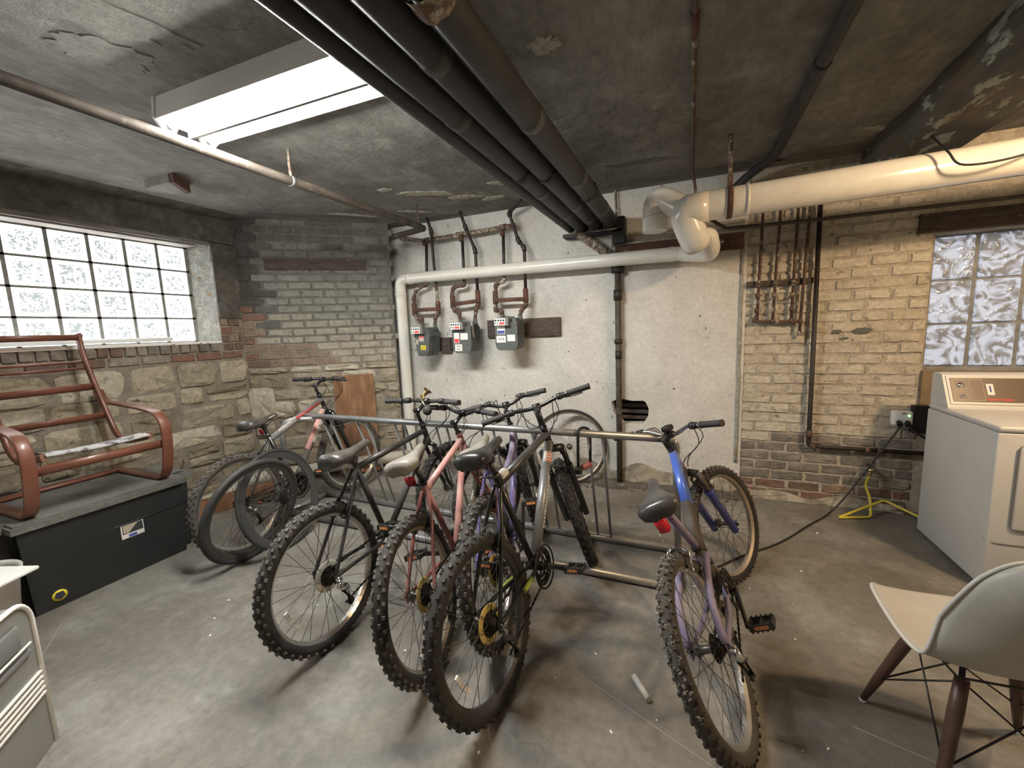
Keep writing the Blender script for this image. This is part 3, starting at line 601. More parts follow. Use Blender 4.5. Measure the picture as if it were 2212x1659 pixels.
def saddle_mesh(L0=-.145, L1=.145, W=.082, sag=.012):
    st = [(0, .50, -.014, .050), (.03, .88, 0, .066), (.10, 1.0, .004, .070), (.25, .96, .0, .066), (.42, .66, -.006, .052), (.58, .42, -.010, .040), (.75, .30, -.010, .038), (.90, .25, -.008, .036), (.97, .19, -.012, .03), (1.0, .10, -.020, .02)]
    vs = []; k_ = 14
    for t, w_, z, th in st:
        x = L0+(L1-L0)*t
        for j in range(k_):
            a = 2*PI*j/k_; c, s_ = math.cos(a), math.sin(a)
            y = W*w_*math.copysign(abs(c)**.75, c); zz = z + (th*.28*s_ if s_ > 0 else th*.95*s_*(.5+.5*abs(c)))
            vs.append((x, y, zz - .010*(abs(c)**3) + (sag*(t-.5)**2*2)))
    n_ = len(st); fs = [(i*k_+j, i*k_+(j+1) % k_, (i+1)*k_+(j+1) % k_, (i+1)*k_+j) for i in range(n_-1) for j in range(k_)] + [tuple(range(k_)), tuple(range((n_-1)*k_, n_*k_))]
    return MB().add(vs, fs, True)
def toothed(mb, r, y0, y1, n=30, c=(0, 0, 0), hole=0):
    poly = []
    for i in range(n*2): a = PI*i/n; q = r*(1.0 if i % 2 else .945); poly.append((q*math.cos(a), q*math.sin(a)))
    mb.prism(poly, y0, y1, lambda x, z, y: V((x+c[0], y+c[1], z+c[2])))
def bicycle(q, label, C, group=None):
    """q: fitted size and pose; C: colours and options"""
    r = q['r']; HA = math.radians(71)
    a = V((-math.cos(HA), 0, math.sin(HA))); n = V((math.sin(HA), 0, math.cos(HA)))
    ax = V((q['wb'], 0, r+q['fz'])); Q = ax-.04*n; Hb = Q+q['fl']*a; Ht = Hb+q['ht']*a; St = Ht+q['se']*a; cl = St+q['re']*n
    rot = Quaternion(a, q['st'])
    SF = lambda v: Hb + rot @ (V(v)-Hb)
    BB = V((q['cs'], 0, q['bb'])); sd = V((-math.cos(math.radians(72)), 0, math.sin(math.radians(72))))
    Sc = BB+q['sl']*sd; sa = Sc+q['po']*sd; RA = V((0, 0, r))
    root = thing('bicycle', label, 'bicycle', (q['x'], q['y'], 0), group)
    root.rotation_mode = 'QUATERNION'
    root.rotation_quaternion = Quaternion((0, 0, 1), q['hd']) @ Quaternion((1, 0, 0), q['lean'])
    T = C.get('tr', .026); fp = MT[C.get('paint', 'blackpaint')]; fp2 = MT[C.get('paint2', C.get('paint', 'blackpaint'))]; fp3 = MT[C.get('paint3', C.get('paint', 'blackpaint'))]
    tt, dt = C.get('tt', .016), C.get('dt', .018)
    m = MB()
    style = C.get('style', 'diamond')
    m.cur = 2; m.tube([Hb-.012*a, Hb, Ht, Ht+.012*a], [.021, .018, .018, .021], 14)
    if style == 'diamond':
        m.cur = 0; m.tube([Sc-sd*.02, Ht-.035*a], tt, 12)
        m.cur = 1; m.tube([BB, Hb+.035*a], dt, 12)
        m.cur = 2; m.tube([BB-sd*.01, Sc+sd*.015], .0155, 12)
    elif style == 'step':      # low swooping tubes of a step-through frame
        m.cur = 0; m.tube(smoothpath([Ht-.03*a, Ht-.03*a-n*.10-V((0, 0, .07)), BB+sd*.25+V((.12, 0, .05)), BB+sd*.20], 5), .019, 12)
        m.cur = 1; m.tube([BB, Hb+.03*a], .019, 12)
        m.cur = 2; m.tube([BB-sd*.01, Sc+sd*.015], .0165, 12)
    elif style == 'beam':      # thick beam of a full suspension frame
        K = V((BB.x+.02, 0, BB.z+.22))
        m.cur = 0; m.tube([Ht-.02*a, Ht-.02*a+(K-Ht)*.30, Ht-.02*a+(K-Ht)*.62], .03, 14, flat=(.021, .036), up=(0, 1, 0))
        m.cur = 1; m.tube([Ht-.02*a+(K-Ht)*.60, K+V((.02, 0, .01)), K-V((.01, 0, .04))], .034, 14, flat=(.026, .042), up=(0, 1, 0))
        m.cur = 1; m.tube([K, BB], .03, 12, flat=(.02, .034), up=(0, 1, 0))
        m.cur = 1; m.tube([Hb+.02*a, Hb+.02*a+(K-Hb)*.5, K-V((0, 0, .04))], .018, 10)
        m.cur = 2; m.tube([K-V((.02, 0, .02)), Sc+sd*.01], .018, 12)
    # stays
    for sy in (-1, 1):
        dr = V((0, sy*.066, r)); m.cur = 2
        if style == 'beam':
            m.tube(smoothpath([BB+V((.02, sy*.025, .12)), BB+V((-.10, sy*.05, .20)), V((.10, sy*.062, r+.12)), dr+V((0, 0, .01))], 4), .011, 8, flat=(.013, .011))
            m.tube(smoothpath([BB+V((0, sy*.03, .02)), V((.22, sy*.05, r-.03)), dr], 4), .010, 8, flat=(.010, .013))
        else:
            m.tube(smoothpath([Sc+V((-.008, sy*.014, -.02)), Sc.lerp(dr, .35)+V((0, sy*.018, 0)), Sc.lerp(dr, .75)+V((0, sy*.008, 0)), dr], 3), [.0085]*9+[.007], 8)
            m.tube(smoothpath([BB+V((-.01, sy*.022, 0)), BB.lerp(dr, .4)+V((0, sy*.018, 0)), dr], 4), .0095, 8)
        m.box(dr+V((.006, 0, -.008)), (.03, .006, .042))
    if style != 'beam':
        m.tube([Sc.lerp(V((0, .066, r)), .42)+V((0, .018, 0)), Sc.lerp(V((0, -.066, r)), .42)+V((0, -.018, 0))], .006, 8)
    m.tube([BB+V((0, -.036, 0)), BB+V((0, .036, 0))], .02, 12)
    m.cur = 3; m.tube([Sc+sd*.012, Sc+sd*.032], .0195, 12); m.box(Sc+sd*.02+V((-.02, .01, 0)), (.012, .03, .012)); m.tube([Sc+sd*.02+V((-.02, .02, 0)), Sc+sd*.02+V((-.055, .045, .012))], .004, 6)
    frame = m.build('frame', [fp, fp2, fp3, MT['hub'] if not C.get('clampblack') else MT['blackpaint']], root)
    # fork
    m = MB(); cr = Hb-.022*a
    if C.get('susp'):
        m.cur = 0; m.tube([cr-V((0, .062, 0)), cr+V((0, 0, .012)), cr+V((0, .062, 0))], .022, 10)
        for sy in (-1, 1):
            t0 = cr+V((0, sy*.06, .01)); t1 = t0-a*.14; t2 = ax+V((0, sy*.06, .0))-n*.03
            m.cur = 2; m.tube([t0, t1], .0165, 10); m.cur = 1; m.tube([t1+a*.01, t1, t1-a*.02, t2-a*.02], [.0245, .0245, .021, .019], 12)
            m.box(ax+V((-.006, sy*.058, -.0)), (.045, .008, .03))
        m.cur = 1; m.tube(smoothpath([cr+V((.03, .06, -.10))-a*.05, cr+V((.035, .04, -.02)), cr+V((.035, -.04, -.02)), cr+V((.03, -.06, -.10))-a*.05], 4), .008, 8)
    else:
        m.tube([cr-V((0, .045, 0)), cr+V((0, 0, .012)), cr+V((0, .045, 0))], .014, 10)
        for sy in (-1, 1):
            t0 = cr+V((0, sy*.045, 0)); m.tube(smoothpath([t0, t0.lerp(ax, .4)-n*.008+V((0, sy*.010, 0)), t0.lerp(ax, .8)-n*.012+V((0, sy*.012, 0)), ax+V((0, sy*.056, 0))], 4), [.0125]*9+[.011, .0095, .0085, .0075], 10)
            m.box(ax+V((0, sy*.056, -.004)), (.022, .006, .028))
    fk = MT[C.get('fork', 'blackpaint')]
    m.build('fork', [fk, MT[C.get('fork2', C.get('fork', 'blackpaint'))], MT['dustbrown'] if C.get('dusty') else fk], root, tf=SF)
    wheel_parts(r, C.get('trf', T), C.get('knobf', C.get('knob', 46)), {**C.get('wf', {}), 'phase': 0}, parent=root, name='front_wheel', tf=lambda v: SF(ax+V(v)))
    rw = wheel_parts(r, T, C.get('knob', 46), C.get('wr', C.get('wf', {})), parent=root, name='rear_wheel', rear=True, tf=lambda v: RA+V(v), phase=.1)
    # cassette with its plastic disc
    m = MB()
    for k in range(6): toothed(m, .046-.0045*k, -.024-.005*k, -.0262-.005*k, 24-k*2, RA)
    m.tube([RA+V((0, -.02, 0)), RA+V((0, -.058, 0))], .017, 14); m.build('cassette', MT['cass'], rw)
    if C.get('guard'):
        m = MB(); m.lathe([(.02, 0), (.066, .001), (.07, .003), (.066, .004), (.02, .003), (.02, 0)], RA+V((0, -.022, 0)), (0, 1, 0), 28); m.build('spoke_disc', MT[C['guard']], rw)
    # rear derailleur
    m = MB(); h0 = RA+V((.004, -.066, -.012)); j1 = h0+V((-.012, -.022, -.028)); j2 = h0+V((.03, -.012, -.055)); j3 = j2+V((.02, 0, -.078))
    m.cur = 0; m.tube([h0+V((0, .008, 0)), h0+V((0, -.026, 0))], .012, 10); m.tube([h0+V((0, -.02, 0)), j1, j2+V((0, -.012, 0))], .010, 8, flat=(.013, .009)); m.tube([j2+V((0, -.02, 0)), j2+V((0, .012, 0))], .013, 10)
    m.cur = 1; m.tube([j2+V((0, -.008, .004)), j3+V((0, -.008, 0))], .008, 6, flat=(.011, .0015)); m.tube([j2+V((0, .010, .004)), j3+V((0, .010, 0))], .008, 6, flat=(.011, .0015))
    toothed(m, .018, -.003, .003, 11, j2+V((0, .001, 0))); toothed(m, .018, -.003, .003, 11, j3+V((0, .001, 0)))
    m.build('rear_derailleur', [MT[C.get('mech', 'hub')], MT['cass']], root)
    # crankset, cranks, pedals, chain
    CR = BB+V((0, -.048, 0)); cr_r = C.get('ring', .085)
    m = MB()
    for k, rr_ in enumerate((cr_r, cr_r*.82, cr_r*.6)):
        pn = 40; y = .004*k*1.6
        toothed(m, rr_, y-.0012, y+.0012, 38-6*k, CR) if k == 0 and C.get('solidring') else None
        ri = rr_*.80; vs = []; N_ = 76
        for i in range(N_):
            an = 2*PI*i/N_; q_ = rr_*(1 if i % 2 else .955)
            for rad, yy in ((q_, -.0012), (q_, .0012), (ri, .0012), (ri, -.0012)): vs.append(CR+V((rad*math.cos(an), y+yy, rad*math.sin(an))))
        m.add(vs, [(i*4+j, i*4+(j+1) % 4, ((i+1) % N_)*4+(j+1) % 4, ((i+1) % N_)*4+j) for i in range(N_) for j in range(4)], False)
    for k in range(5):
        an = 2*PI*k/5; m.tube([CR+V((0, .004, 0)), CR+V((cr_r*.83*math.cos(an), .003, cr_r*.83*math.sin(an)))], .006, 6, flat=(.008, .003), up=(math.sin(an), 0, -math.cos(an)))
    m.tube([CR+V((0, .03, 0)), CR+V((0, -.02, 0))], .014, 12)
    ckm = m.build('chainring', MT[C.get('ringm', 'cass')], root)
    if C.get('ringguard'):
        MB().lathe([(cr_r+.004, 0), (cr_r+.012, .0), (cr_r+.012, .004), (cr_r+.004, .004), (cr_r+.004, 0)], CR+V((0, -.012, 0)), (0, 1, 0), 40).build('chain_guard', MT['black'], ckm)
    for side, ang in ((-1, C.get('crank', 330)), (1, C.get('crank', 330)+180)):
        an = math.radians(ang); d = V((math.cos(an), 0, math.sin(an))); y0 = side*.068; y1 = side*.082
        p0, p1 = BB+V((0, y0, 0)), BB+d*.17+V((0, y1, 0))
        MB().tube([p0-d*.008, p0, p0.lerp(p1, .5), p1, p1+d*.008], .011, 8, flat=(.012, .0075), up=d.cross(V((0, 1, 0)))).build('crank_arm', MT[C.get('crankm', 'blackpaint')], root)
        pc = p1+V((0, side*.055, 0)); tilt = Matrix.Rotation(C.get('ptilt', .15), 3, 'Y'); m = MB(); B_ = lambda c, s_: m.box(pc+tilt @ V(c), s_, tilt)
        m.tube([p1, pc+V((0, side*.042, 0))], .007, 8)
        for sx in (-1, 1): B_((sx*.034, 0, 0), (.008, .088, .024))
        for yy in (-.042, 0, .042): B_((0, yy, 0), (.07, .010, .018))
        for sx in (-1, 1):
            for k in range(5): B_((sx*.040, -.036+.018*k, .013), (.005, .006, .004)); B_((sx*.040, -.036+.018*k, -.013), (.005, .006, .004))
        pd = m.build('pedal', MT['dustblack'], root)
        for sx in (-1, 1): MB().box(pc+tilt @ V((sx*.0395, 0, .001)), (.004, .05, .013), tilt).build('pedal_reflector', MT['orange'], pd)
    # chain: upper run, lower run through the cage
    def link_run(m, p, q_):
        L_ = (q_-p).length; k_ = int(L_/.0127); d = (q_-p)/L_; u = d.cross(V((0, 1, 0)))
        R_ = Matrix((d, V((0, 1, 0)), u)).transposed()
        for i in range(k_):
            c = p+d*(i+.5)*L_/k_; m.box(c, (.0125, .007 if i % 2 else .0045, .0085 if i % 2 else .0065), R_)
    m = MB(); cy = -.040
    cc = V((0, cy, r)); link_run(m, BB+V((-.02, cy, cr_r*.82)), cc+V((-.0, 0, .034)))
    link_run(m, BB+V((-.02, cy, -cr_r*.82)), V((j3.x, cy, j3.z-.017))); link_run(m, V((j3.x+.018, j3.y+.01, j3.z)), V((j2.x-.018, j2.y+.01, j2.z)))
    for i in range(12):
        an = -PI/2+PI*i/11; an2 = an; p = BB+V((math.cos(an)*cr_r*.84, cy, math.sin(an)*cr_r*.84)); m.box(p, (.011, .006, .008), Matrix.Rotation(-(an+PI/2), 3, 'Y'))
    m.build('chain', MT['cass'], root, kind='stuff')
    # seat post and saddle
    m = MB(); m.tube([Sc-sd*.02, sa-sd*.055+V((0, 0, 0))], .0135, 12); m.tube([sa-sd*.06-V((.0, .022, 0)), sa-sd*.06+V((0, .022, 0))], .016, 10)
    post = m.build('seat_post', MT[C.get('post', 'blackpaint')], root)
    tl = Matrix.Rotation(-C.get('stilt', .13), 3, 'Y') @ Matrix.Rotation(C.get('syaw', 0.), 3, 'Z') @ Matrix.Rotation(C.get('sroll', 0.), 3, 'X')
    stf = lambda v: sa+tl @ V(v)
    sad = saddle_mesh(W=C.get('sw', .076)).build('saddle', MT[C.get('saddle', 'saddle')], root, tf=stf)
    m = MB()
    for sy in (-1, 1): m.tube(smoothpath([(-.10, sy*.03, -.02), (-.07, sy*.024, -.045), (.05, sy*.022, -.048), (.11, sy*.012, -.022)], 4), .0035, 6)
    m.build('saddle_rails', MT['hub'], sad, tf=stf)
    if C.get('stripe'):
        MB().tube([(.05, -.031, -.012), (.11, -.021, -.010)], .003, 4).build('saddle_stripe', MT['label_w'], sad, tf=stf)
    # stem and bars
    m = MB()
    if C.get('ahead'):
        m.tube([Ht+a*.012, St+a*.02], .0175, 14); m.tube([St, cl], [.019, .017], 12)
    else: m.tube([Ht+a*.008, Ht+a*.016], .02, 14); m.tube(roundpath([Ht, St-a*.02-n*.006, cl], .03, 4), .0125, 12); m.tube([St-a*.012-n*.012, St+a*.008-n*.012], .0145, 10)
    m.tube([cl-V((0, .023, 0)), cl+V((0, .023, 0))], .0205, 12)
    m.build('stem', MT[C.get('stem', 'blackpaint')], root, tf=SF)
    bw = q['bw']/2; ri = q['ri']
    hp = [V((0, 0, 0)), V((0, .05, .002)), V((-.008, .12, ri*.9)), V((-.02, .17, ri)), V((-.05, bw, ri))]
    full = [V((p.x, -p.y, p.z)) for p in hp[::-1]] + hp[1:]
    m = MB(); m.tube(smoothpath([cl+p for p in full], 4), .0112, 10); hb = m.build('handlebar', MT[C.get('bar', 'blackpaint')], root, tf=SF)
    ends = []
    for sy in (-1, 1):
        p3, p4 = cl+V((-.02, sy*.17, ri)), cl+V((-.05, sy*bw, ri)); d = (p4-p3).normalized(); g0 = p4-d*.125
        m = MB(); m.tube([g0, g0+d*.006, g0+d*.012, g0+d*.06, g0+d*.12, p4+d*.004], [.015, .019, .0165, .0158, .0165, .0175], 14)
        m.build('grip', MT['grip'], hb, tf=SF)
        m = MB(); b0 = g0-d*.03; m.tube([b0-d*.012, b0+d*.012], .0165, 10); f = V((.045, sy*.0, -.012))
        m.tube([b0, b0+V((.028, 0, -.008))], .011, 8)
        m.tube(smoothpath([b0+V((.030, 0, -.010)), b0+V((.05, 0, -.018))+d*.03, b0+V((.048, 0, -.022))+d*.07, b0+V((.058, 0, -.022))+d*.115], 3), .006, 8, flat=(.008, .0035))
        m.tube([b0-d*.03, b0-d*.005], .019, 10)
        m.build('brake_lever', MT[C.get('lever', 'dustblack')], hb, tf=SF); ends.append(b0+V((.03, 0, -.006))-d*.02)
    # cables, looping from the levers to frame and brakes
    m = MB(); m2 = MB()
    e0, e1 = ends
    tgt = cr+V((.03, 0, .03))
    for i, (e, t_) in enumerate(((e0, tgt), (e1, Ht-.05*a+V((-.02, .02, 0))), (e0+V((0, .02, 0)), Hb+.02*a+V((-.03, -.02, 0))), (e1+V((0, -.03, 0)), Ht-.04*a+V((-.02, .0, .0))))):
        mid = e.lerp(t_, .45)+V((.075+.02*i, .02*(i-1.5), .015-.02*i)); m.tube(smoothpath([e, e+V((.03, (t_.y-e.y)*.2, .006)), mid, t_+V((.045, 0, .045)), t_], 4), .0026, 5)
    m.build('brake_cables', MT['cable'], root, tf=SF)
    # rim brakes
    def brake(F_, c, up_, fwd, wid, nm, par, tf=None, mt='dustblack'):
        m = MB()
        for sy in (-1, 1):
            m.tube([c+V((0, sy*wid, 0))-up_*.015+fwd*.012, c+V((0, sy*(wid+.008), 0))+up_*.045+fwd*.018, c+V((0, sy*wid*.5, 0))+up_*.075+fwd*.02], .007, 8, flat=(.008, .005))
            m.box(c+V((0, sy*(wid*.62), 0))+fwd*.006, (.05, .012, .012)); m.tube([c+V((0, sy*wid, 0))-up_*.015-fwd*.0, c+V((0, sy*wid, 0))-up_*.015+fwd*.03], .010, 8)
        m.tube([c+V((0, -wid*.5, 0))+up_*.075+fwd*.02, c+V((0, wid*.5, 0))+up_*.075+fwd*.02], .002, 5)
        m.build(nm, MT[mt], par, tf=tf)
    brake(None, ax+a*(r-.052), a, n, .042, 'front_brake', root, SF, C.get('brakem', 'dustblack'))
    if style != 'beam': ssd = (Sc-RA).normalized(); brake(None, RA+ssd*(r-.052), ssd, V((-ssd.z, 0, ssd.x)), .038, 'rear_brake', root, None, C.get('brakem', 'dustblack'))
    else: ssd = V((.55, 0, .83)).normalized(); brake(None, RA+ssd*(r-.052), ssd, V((-ssd.z, 0, ssd.x)), .038, 'rear_brake', root, None, 'chrome')
    return dict(root=root, SF=SF, a=a, n=n, Ht=Ht, Hb=Hb, Sc=Sc, sa=sa, BB=BB, sd=sd, cl=cl, St=St, RA=RA, ax=ax, frame=frame, post=post, hb=hb)
def side_text(p0, p1, off, txt, size, m_, par, sx=1., updir=1):
    """lettering along a tube from p0 to p1, on the side facing off"""
    d = (p1-p0).normalized(); o_ = V(off).normalized(); u = o_.cross(d)*updir; c = (p0+p1)/2+V(off)
    return text_mesh('lettering', txt, size, m_, lambda x, y, z: c+d*x+u*y+o_*z, par, sx=sx, bold=.0006)
QA = {'x': -2.699, 'y': 1.705, 'hd': 1.654, 'lean': -0.096, 'st': -0.182, 'wb': 1.074, 'fl': 0.474, 'ht': 0.143, 'se': 0.108, 're': 0.093, 'bw': 0.627, 'ri': 0.006, 'sl': 0.434, 'po': 0.152, 'r': 0.334, 'cs': 0.43, 'bb': 0.301, 'fz': 0.026}
QB = {'x': -1.5, 'y': 1.283, 'hd': 1.558, 'lean': -0.087, 'st': -0.136, 'wb': 1.084, 'fl': 0.412, 'ht': 0.127, 'se': 0.121, 're': 0.099, 'bw': 0.617, 'ri': 0.007, 'sl': 0.476, 'po': 0.092, 'r': 0.328, 'cs': 0.423, 'bb': 0.314, 'fz': 0.009}
QC = {'x': -0.961, 'y': 1.338, 'hd': 1.764, 'lean': -0.211, 'st': -0.505, 'wb': 1.066, 'fl': 0.405, 'ht': 0.109, 'se': 0.099, 're': 0.089, 'bw': 0.64, 'ri': 0.029, 'sl': 0.437, 'po': 0.184, 'r': 0.326, 'cs': 0.414, 'bb': 0.288, 'fz': 0.009}
QD = {'x': -0.766, 'y': 1.588, 'hd': 1.746, 'lean': -0.179, 'st': 0.167, 'wb': 1.07, 'fl': 0.398, 'ht': 0.126, 'se': 0.111, 're': 0.086, 'bw': 0.547, 'ri': 0.034, 'sl': 0.462, 'po': 0.151, 'r': 0.329, 'cs': 0.408, 'bb': 0.286, 'fz': 0.001}
QE = {'x': -0.634, 'y': 1.264, 'hd': 1.482, 'lean': -0.191, 'st': 0.456, 'wb': 1.068, 'fl': 0.481, 'ht': 0.121, 'se': 0.103, 're': 0.079, 'bw': 0.619, 'ri': 0.016, 'sl': 0.497, 'po': 0.162, 'r': 0.324, 'cs': 0.435, 'bb': 0.317, 'fz': 0.006}
QF = {'x': 0.227, 'y': 1.45, 'hd': 1.464, 'lean': -0.486, 'st': -0.447, 'wb': 1.036, 'fl': 0.423, 'ht': 0.131, 'se': 0.078, 're': 0.057, 'bw': 0.665, 'ri': 0.035, 'sl': 0.44, 'po': 0.12, 'r': 0.318, 'cs': 0.428, 'bb': 0.282, 'fz': 0.001}
G = 'mountain bikes parked in the rack'
A = bicycle(QA, 'grey and red mountain bike at the far left end of the rack', dict(paint='silverpaint', paint2='charcoalpaint', paint3='blackpaint', tt=.022, dt=.024, susp=1, fork='blackpaint', wf=dict(tyre='rubber_dusty', knob='rubber_dusty'), stripe=1, crank=20, knob=52, ringguard=1), G)
side_text(A['Sc']+V((.05, 0, .02)), A['Sc'].lerp(A['Ht'], .48), (0, -.0235, 0), 'ROADMASTER', .026, MT['label_w'], A['frame'], 1.1, 1)
p = A['Ht']-.035*A['a']; MB().tube([A['Sc'].lerp(p, .45)+V((0, -.012, -.004)), p.lerp(A['Sc'], .08)+V((0, -.012, -.004))], .0125, 8).build('red_stripe', MT['redpaint'], A['frame'])
p0, p1 = A['BB'], A['Hb']+.035*A['a']
MB().tube([p0.lerp(p1, .42)+V((-.006, -.001, .006)), p0.lerp(p1, .95)+V((-.006, -.001, .006))], .0225, 12).build('coral_panel', MT['pinkpaint'], A['frame'])
MB().tube([p0.lerp(p1, .06), p0.lerp(p1, .42)], .0255, 12).build('bare_panel', MT['dustbrown'], A['frame'])
side_text(p0.lerp(p1, .44), p0.lerp(p1, .93), (.003, -.0255, 0), 'GRANITE PEAK', .034, MT['label_w'], A['frame'], 1.0)
B = bicycle(QB, 'all black mountain bike with a brass bulb horn, second from the left in the rack', dict(paint='dustblack', tt=.017, knob=46, wf=dict(rim='rim', reflector=(-2.7,)), guard='guard_c', crank=135, tr=.029, mech='chrome'), G)
Cb = bicycle(QC, 'faded coral pink mountain bike with a pale saddle and maroon rear stays', dict(paint='pinkpaint', paint2='pinkpaint', paint3='maroonpaint', fork='maroonpaint', knob=44, wf=dict(rim='rim_tan'), guard='guard_y', saddle='saddle_pale', crank=330, tr=.028, tt=.018, dt=.019, clampblack=1), G)
D = bicycle(QD, 'purple step-through bicycle squeezed between the coral pink bike and the black and grey bike', dict(style='step', paint='dustpurple', paint2='purplepaint', paint3='purplepaint', fork='blackpaint', susp=1, knob=44, wf=dict(rim='rim'), guard='guard_y', saddle='saddle_pale', crank=65, tr=.029, brakem='rust'), G)
Eb = bicycle(QE, 'black and grey mountain bike with lime green decals, frontmost of the group', dict(paint='charcoalpaint', paint2='silverpaint', paint3='blackpaint', tt=.021, dt=.0255, susp=1, ahead=1, fork='blackpaint', wf=dict(rim='rim_dark', knob='rubber_clean'), wr=dict(rim='rim_dark', reflector=(-2.65,), knob='rubber_clean'), guard='guard_y', saddle='saddle_black', crank=330, tr=.028, knob=38, ringguard=1), G)
Fb = bicycle(QF, 'blue and purple full suspension mountain bike leaning at the right end of the rack', dict(style='beam', paint='bluepaint', paint2='dustbrown', paint3='dustpurple', susp=1, fork='dustblack', fork2='deepblue', dusty=1, ahead=1, wf=dict(tyre='rubber', rim='rim_tan'), wr=dict(rim='rim', tyre='rubber_dusty', knob='rubber_dusty'), knob=50, bar='chrome', saddle='saddle', stilt=.22, syaw=.2, sw=.085, crank=205, post='hub', tr=.027, mech='chrome'), G)
for b_, d0 in ((Eb, 0),):
    p0, p1 = b_['BB'], b_['Hb']+.035*b_['a']; t0, t1 = b_['Sc'], b_['Ht']-.035*b_['a']
    side_text(p0.lerp(p1, .22), p0.lerp(p1, .74), (.004, -.027, 0), 'DIAMONDBACK', .036, MT['label_w'], b_['frame'], 1.05)
    m = MB(); m.tube([t0.lerp(t1, .60)+V((0, -.008, -.010)), t0.lerp(t1, .84)+V((0, -.008, -.010))], .0120, 10); m.build('lime_decal', MT['lime'], b_['frame'])
    m = MB(); m.tube([t0.lerp(t1, .03), t0.lerp(t1, .13)], .0218, 12); m.build('white_band', MT['label_w'], b_['frame'])
    m = MB(); m.tube([p0.lerp(p1, .80)+V((0, -.003, 0)), p0.lerp(p1, .895)+V((0, -.003, 0))], .0262, 12); stk = m.build('frame_sticker', MT['label_w'], b_['frame'])
    for k in range(4): MB().tube([p0.lerp(p1, .808+.024*k)+V((0, -.004, 0)), p0.lerp(p1, .816+.024*k)+V((0, -.004, 0))], .0263, 12).build('sticker_print', MT['redink'], stk)
    for sy in (-1, 1):
        e = V((0, sy*.066, b_['RA'].z)); s_ = b_['BB']+V((-.01, sy*.022, 0)); MB().tube([s_.lerp(e, .25)+V((0, sy*.012, .003)), s_.lerp(e, .48)+V((0, sy*.016, .003))], .0108, 8).build('lime_decal', MT['lime'], b_['frame'])
# horn of the black bike
p = B['cl']; m = MB(); m.lathe([(.006, -.05), (.009, -.03), (.012, 0), (.022, .02), (.034, .03)], p+V((.03, .03, .045)), (.55, -.25, .6), 16); m.tube(roundpath([p+V((.02, .035, .03)), p+V((-.01, .03, .045)), p+V((-.05, -.02, .0)), p+V((-.05, -.045, -.03))], .02), .006, 8); m.tube([p+V((0, .025, 0)), p+V((.01, .03, .035))], .009, 8)
hn = m.build('horn', MT['brass'], B['hb'], tf=B['SF'])
MB().lathe([(0, -.032), (.014, -.030), (.026, -.018), (.031, 0), (.027, .016), (.015, .028), (0, .031)], p+V((-.055, -.055, -.045)), (0, 0, 1), 16).build('horn_bulb', MT['grip'], B['hb'], tf=B['SF'])
# tail reflectors and lamp
def tail(b_, mt, t=.35, w_=.045, h_=.04, dx=-.035, nm='tail_reflector', d_=.01, dy=0, tiltx=0):
    c = b_['Sc'].lerp(b_['sa'], t)+V((dx, dy, 0)); m = MB(); R_ = Matrix.Rotation(-.3, 3, 'Y'); m.cur = 0; bm = bmesh.new(); bmesh.ops.create_cube(bm, size=1)
    for v in bm.verts: v.co = V((v.co.x*d_, v.co.y*w_, v.co.z*h_))
    bmesh.ops.bevel(bm, geom=bm.edges[:], offset=min(d_, .01)*.4, segments=2, affect='EDGES'); m.addbm(bm, lambda v: c+R_ @ v)
    o = m.build(nm, MT[mt], b_['post']); MB().tube([c, c-V((dx*.8, 0, 0))], .006, 6).build('bracket', MT['black'], b_['post'])
tail(A, 'reflR', .35, .03, .04); tail(Cb, 'reflR', .30, .05, .05, -.045, dy=.03)
tail(Fb, 'reflB', -.10, .045, .075, -.05, 'tail_lamp', .035, .03)
# computer mount on the blue bike's stem
MB().bbox(Fb['cl']+V((-.03, -.022, .02)), Fb['cl']+V((.03, .022, .05)), .008).build('stem_mount', MT['black'], Fb['root'], tf=Fb['SF'])
# dust fluff on the rear tyre of the blue bike
rf = random.Random(4); m = MB()
for k in range(110):
    a_ = rf.uniform(1.3, 3.1); y = rf.uniform(-.02, .026); R_ = .318+rf.uniform(-.004, .006); c = V((R_*math.cos(a_), y, .318+R_*math.sin(a_)))
    m.tube(smoothpath([c+V([rf.uniform(-.008, .008), rf.uniform(-.008, .008), rf.uniform(-.005, .005)]) for _ in range(6)], 2), .0009, 3)
m.build('dust_fluff', mat('grey_dust', (.33, .31, .27), 1.), Fb['root'], kind='stuff')
# ------------------------------------------------------------ loose wheels
def loose_wheel(label, x, y, hd, lean, r, spec, tr=.016, knob=0, rear=False, hubw=.05, group=None, z=0):
    root = thing('loose_wheel', label, 'wheel', (x, y, z), group); root.rotation_mode = 'QUATERNION'
    root.rotation_quaternion = Quaternion((0, 0, 1), hd) @ Quaternion((1, 0, 0), lean)
    tf = lambda v: V((0, 0, r))+V(v); rim = wheel_parts(r, tr, knob, spec, parent=root, name='rim', rear=rear, tf=tf, hubw=hubw); 
    for ch in list(rim.children): ch.parent = root
    if rear:
        m = MB()
        for k in range(6): toothed(m, .046-.0045*k, -.026-.005*k, -.0282-.005*k, 24-k*2, V((0, 0, r)))
        m.build('cassette', MT['cass'], root)
    return root
loose_wheel('smooth tyred loose wheel with a black rim, nearest the black storage box', -2.623, 1.657, 1.634, .207, .339, dict(rim='rim_dark', tyre='rubber_clean', rim_d=.03), .019, 0, False, .04, 'loose wheels standing on the floor')
loose_wheel('grey deep rimmed loose wheel overlapping the others, closest to the black bike', -2.487, 1.868, 1.729, -.194, .34, dict(rim='greyrim', tyre='rubber_clean', rim_d=.045), .013, 0, True, .045, 'loose wheels standing on the floor')
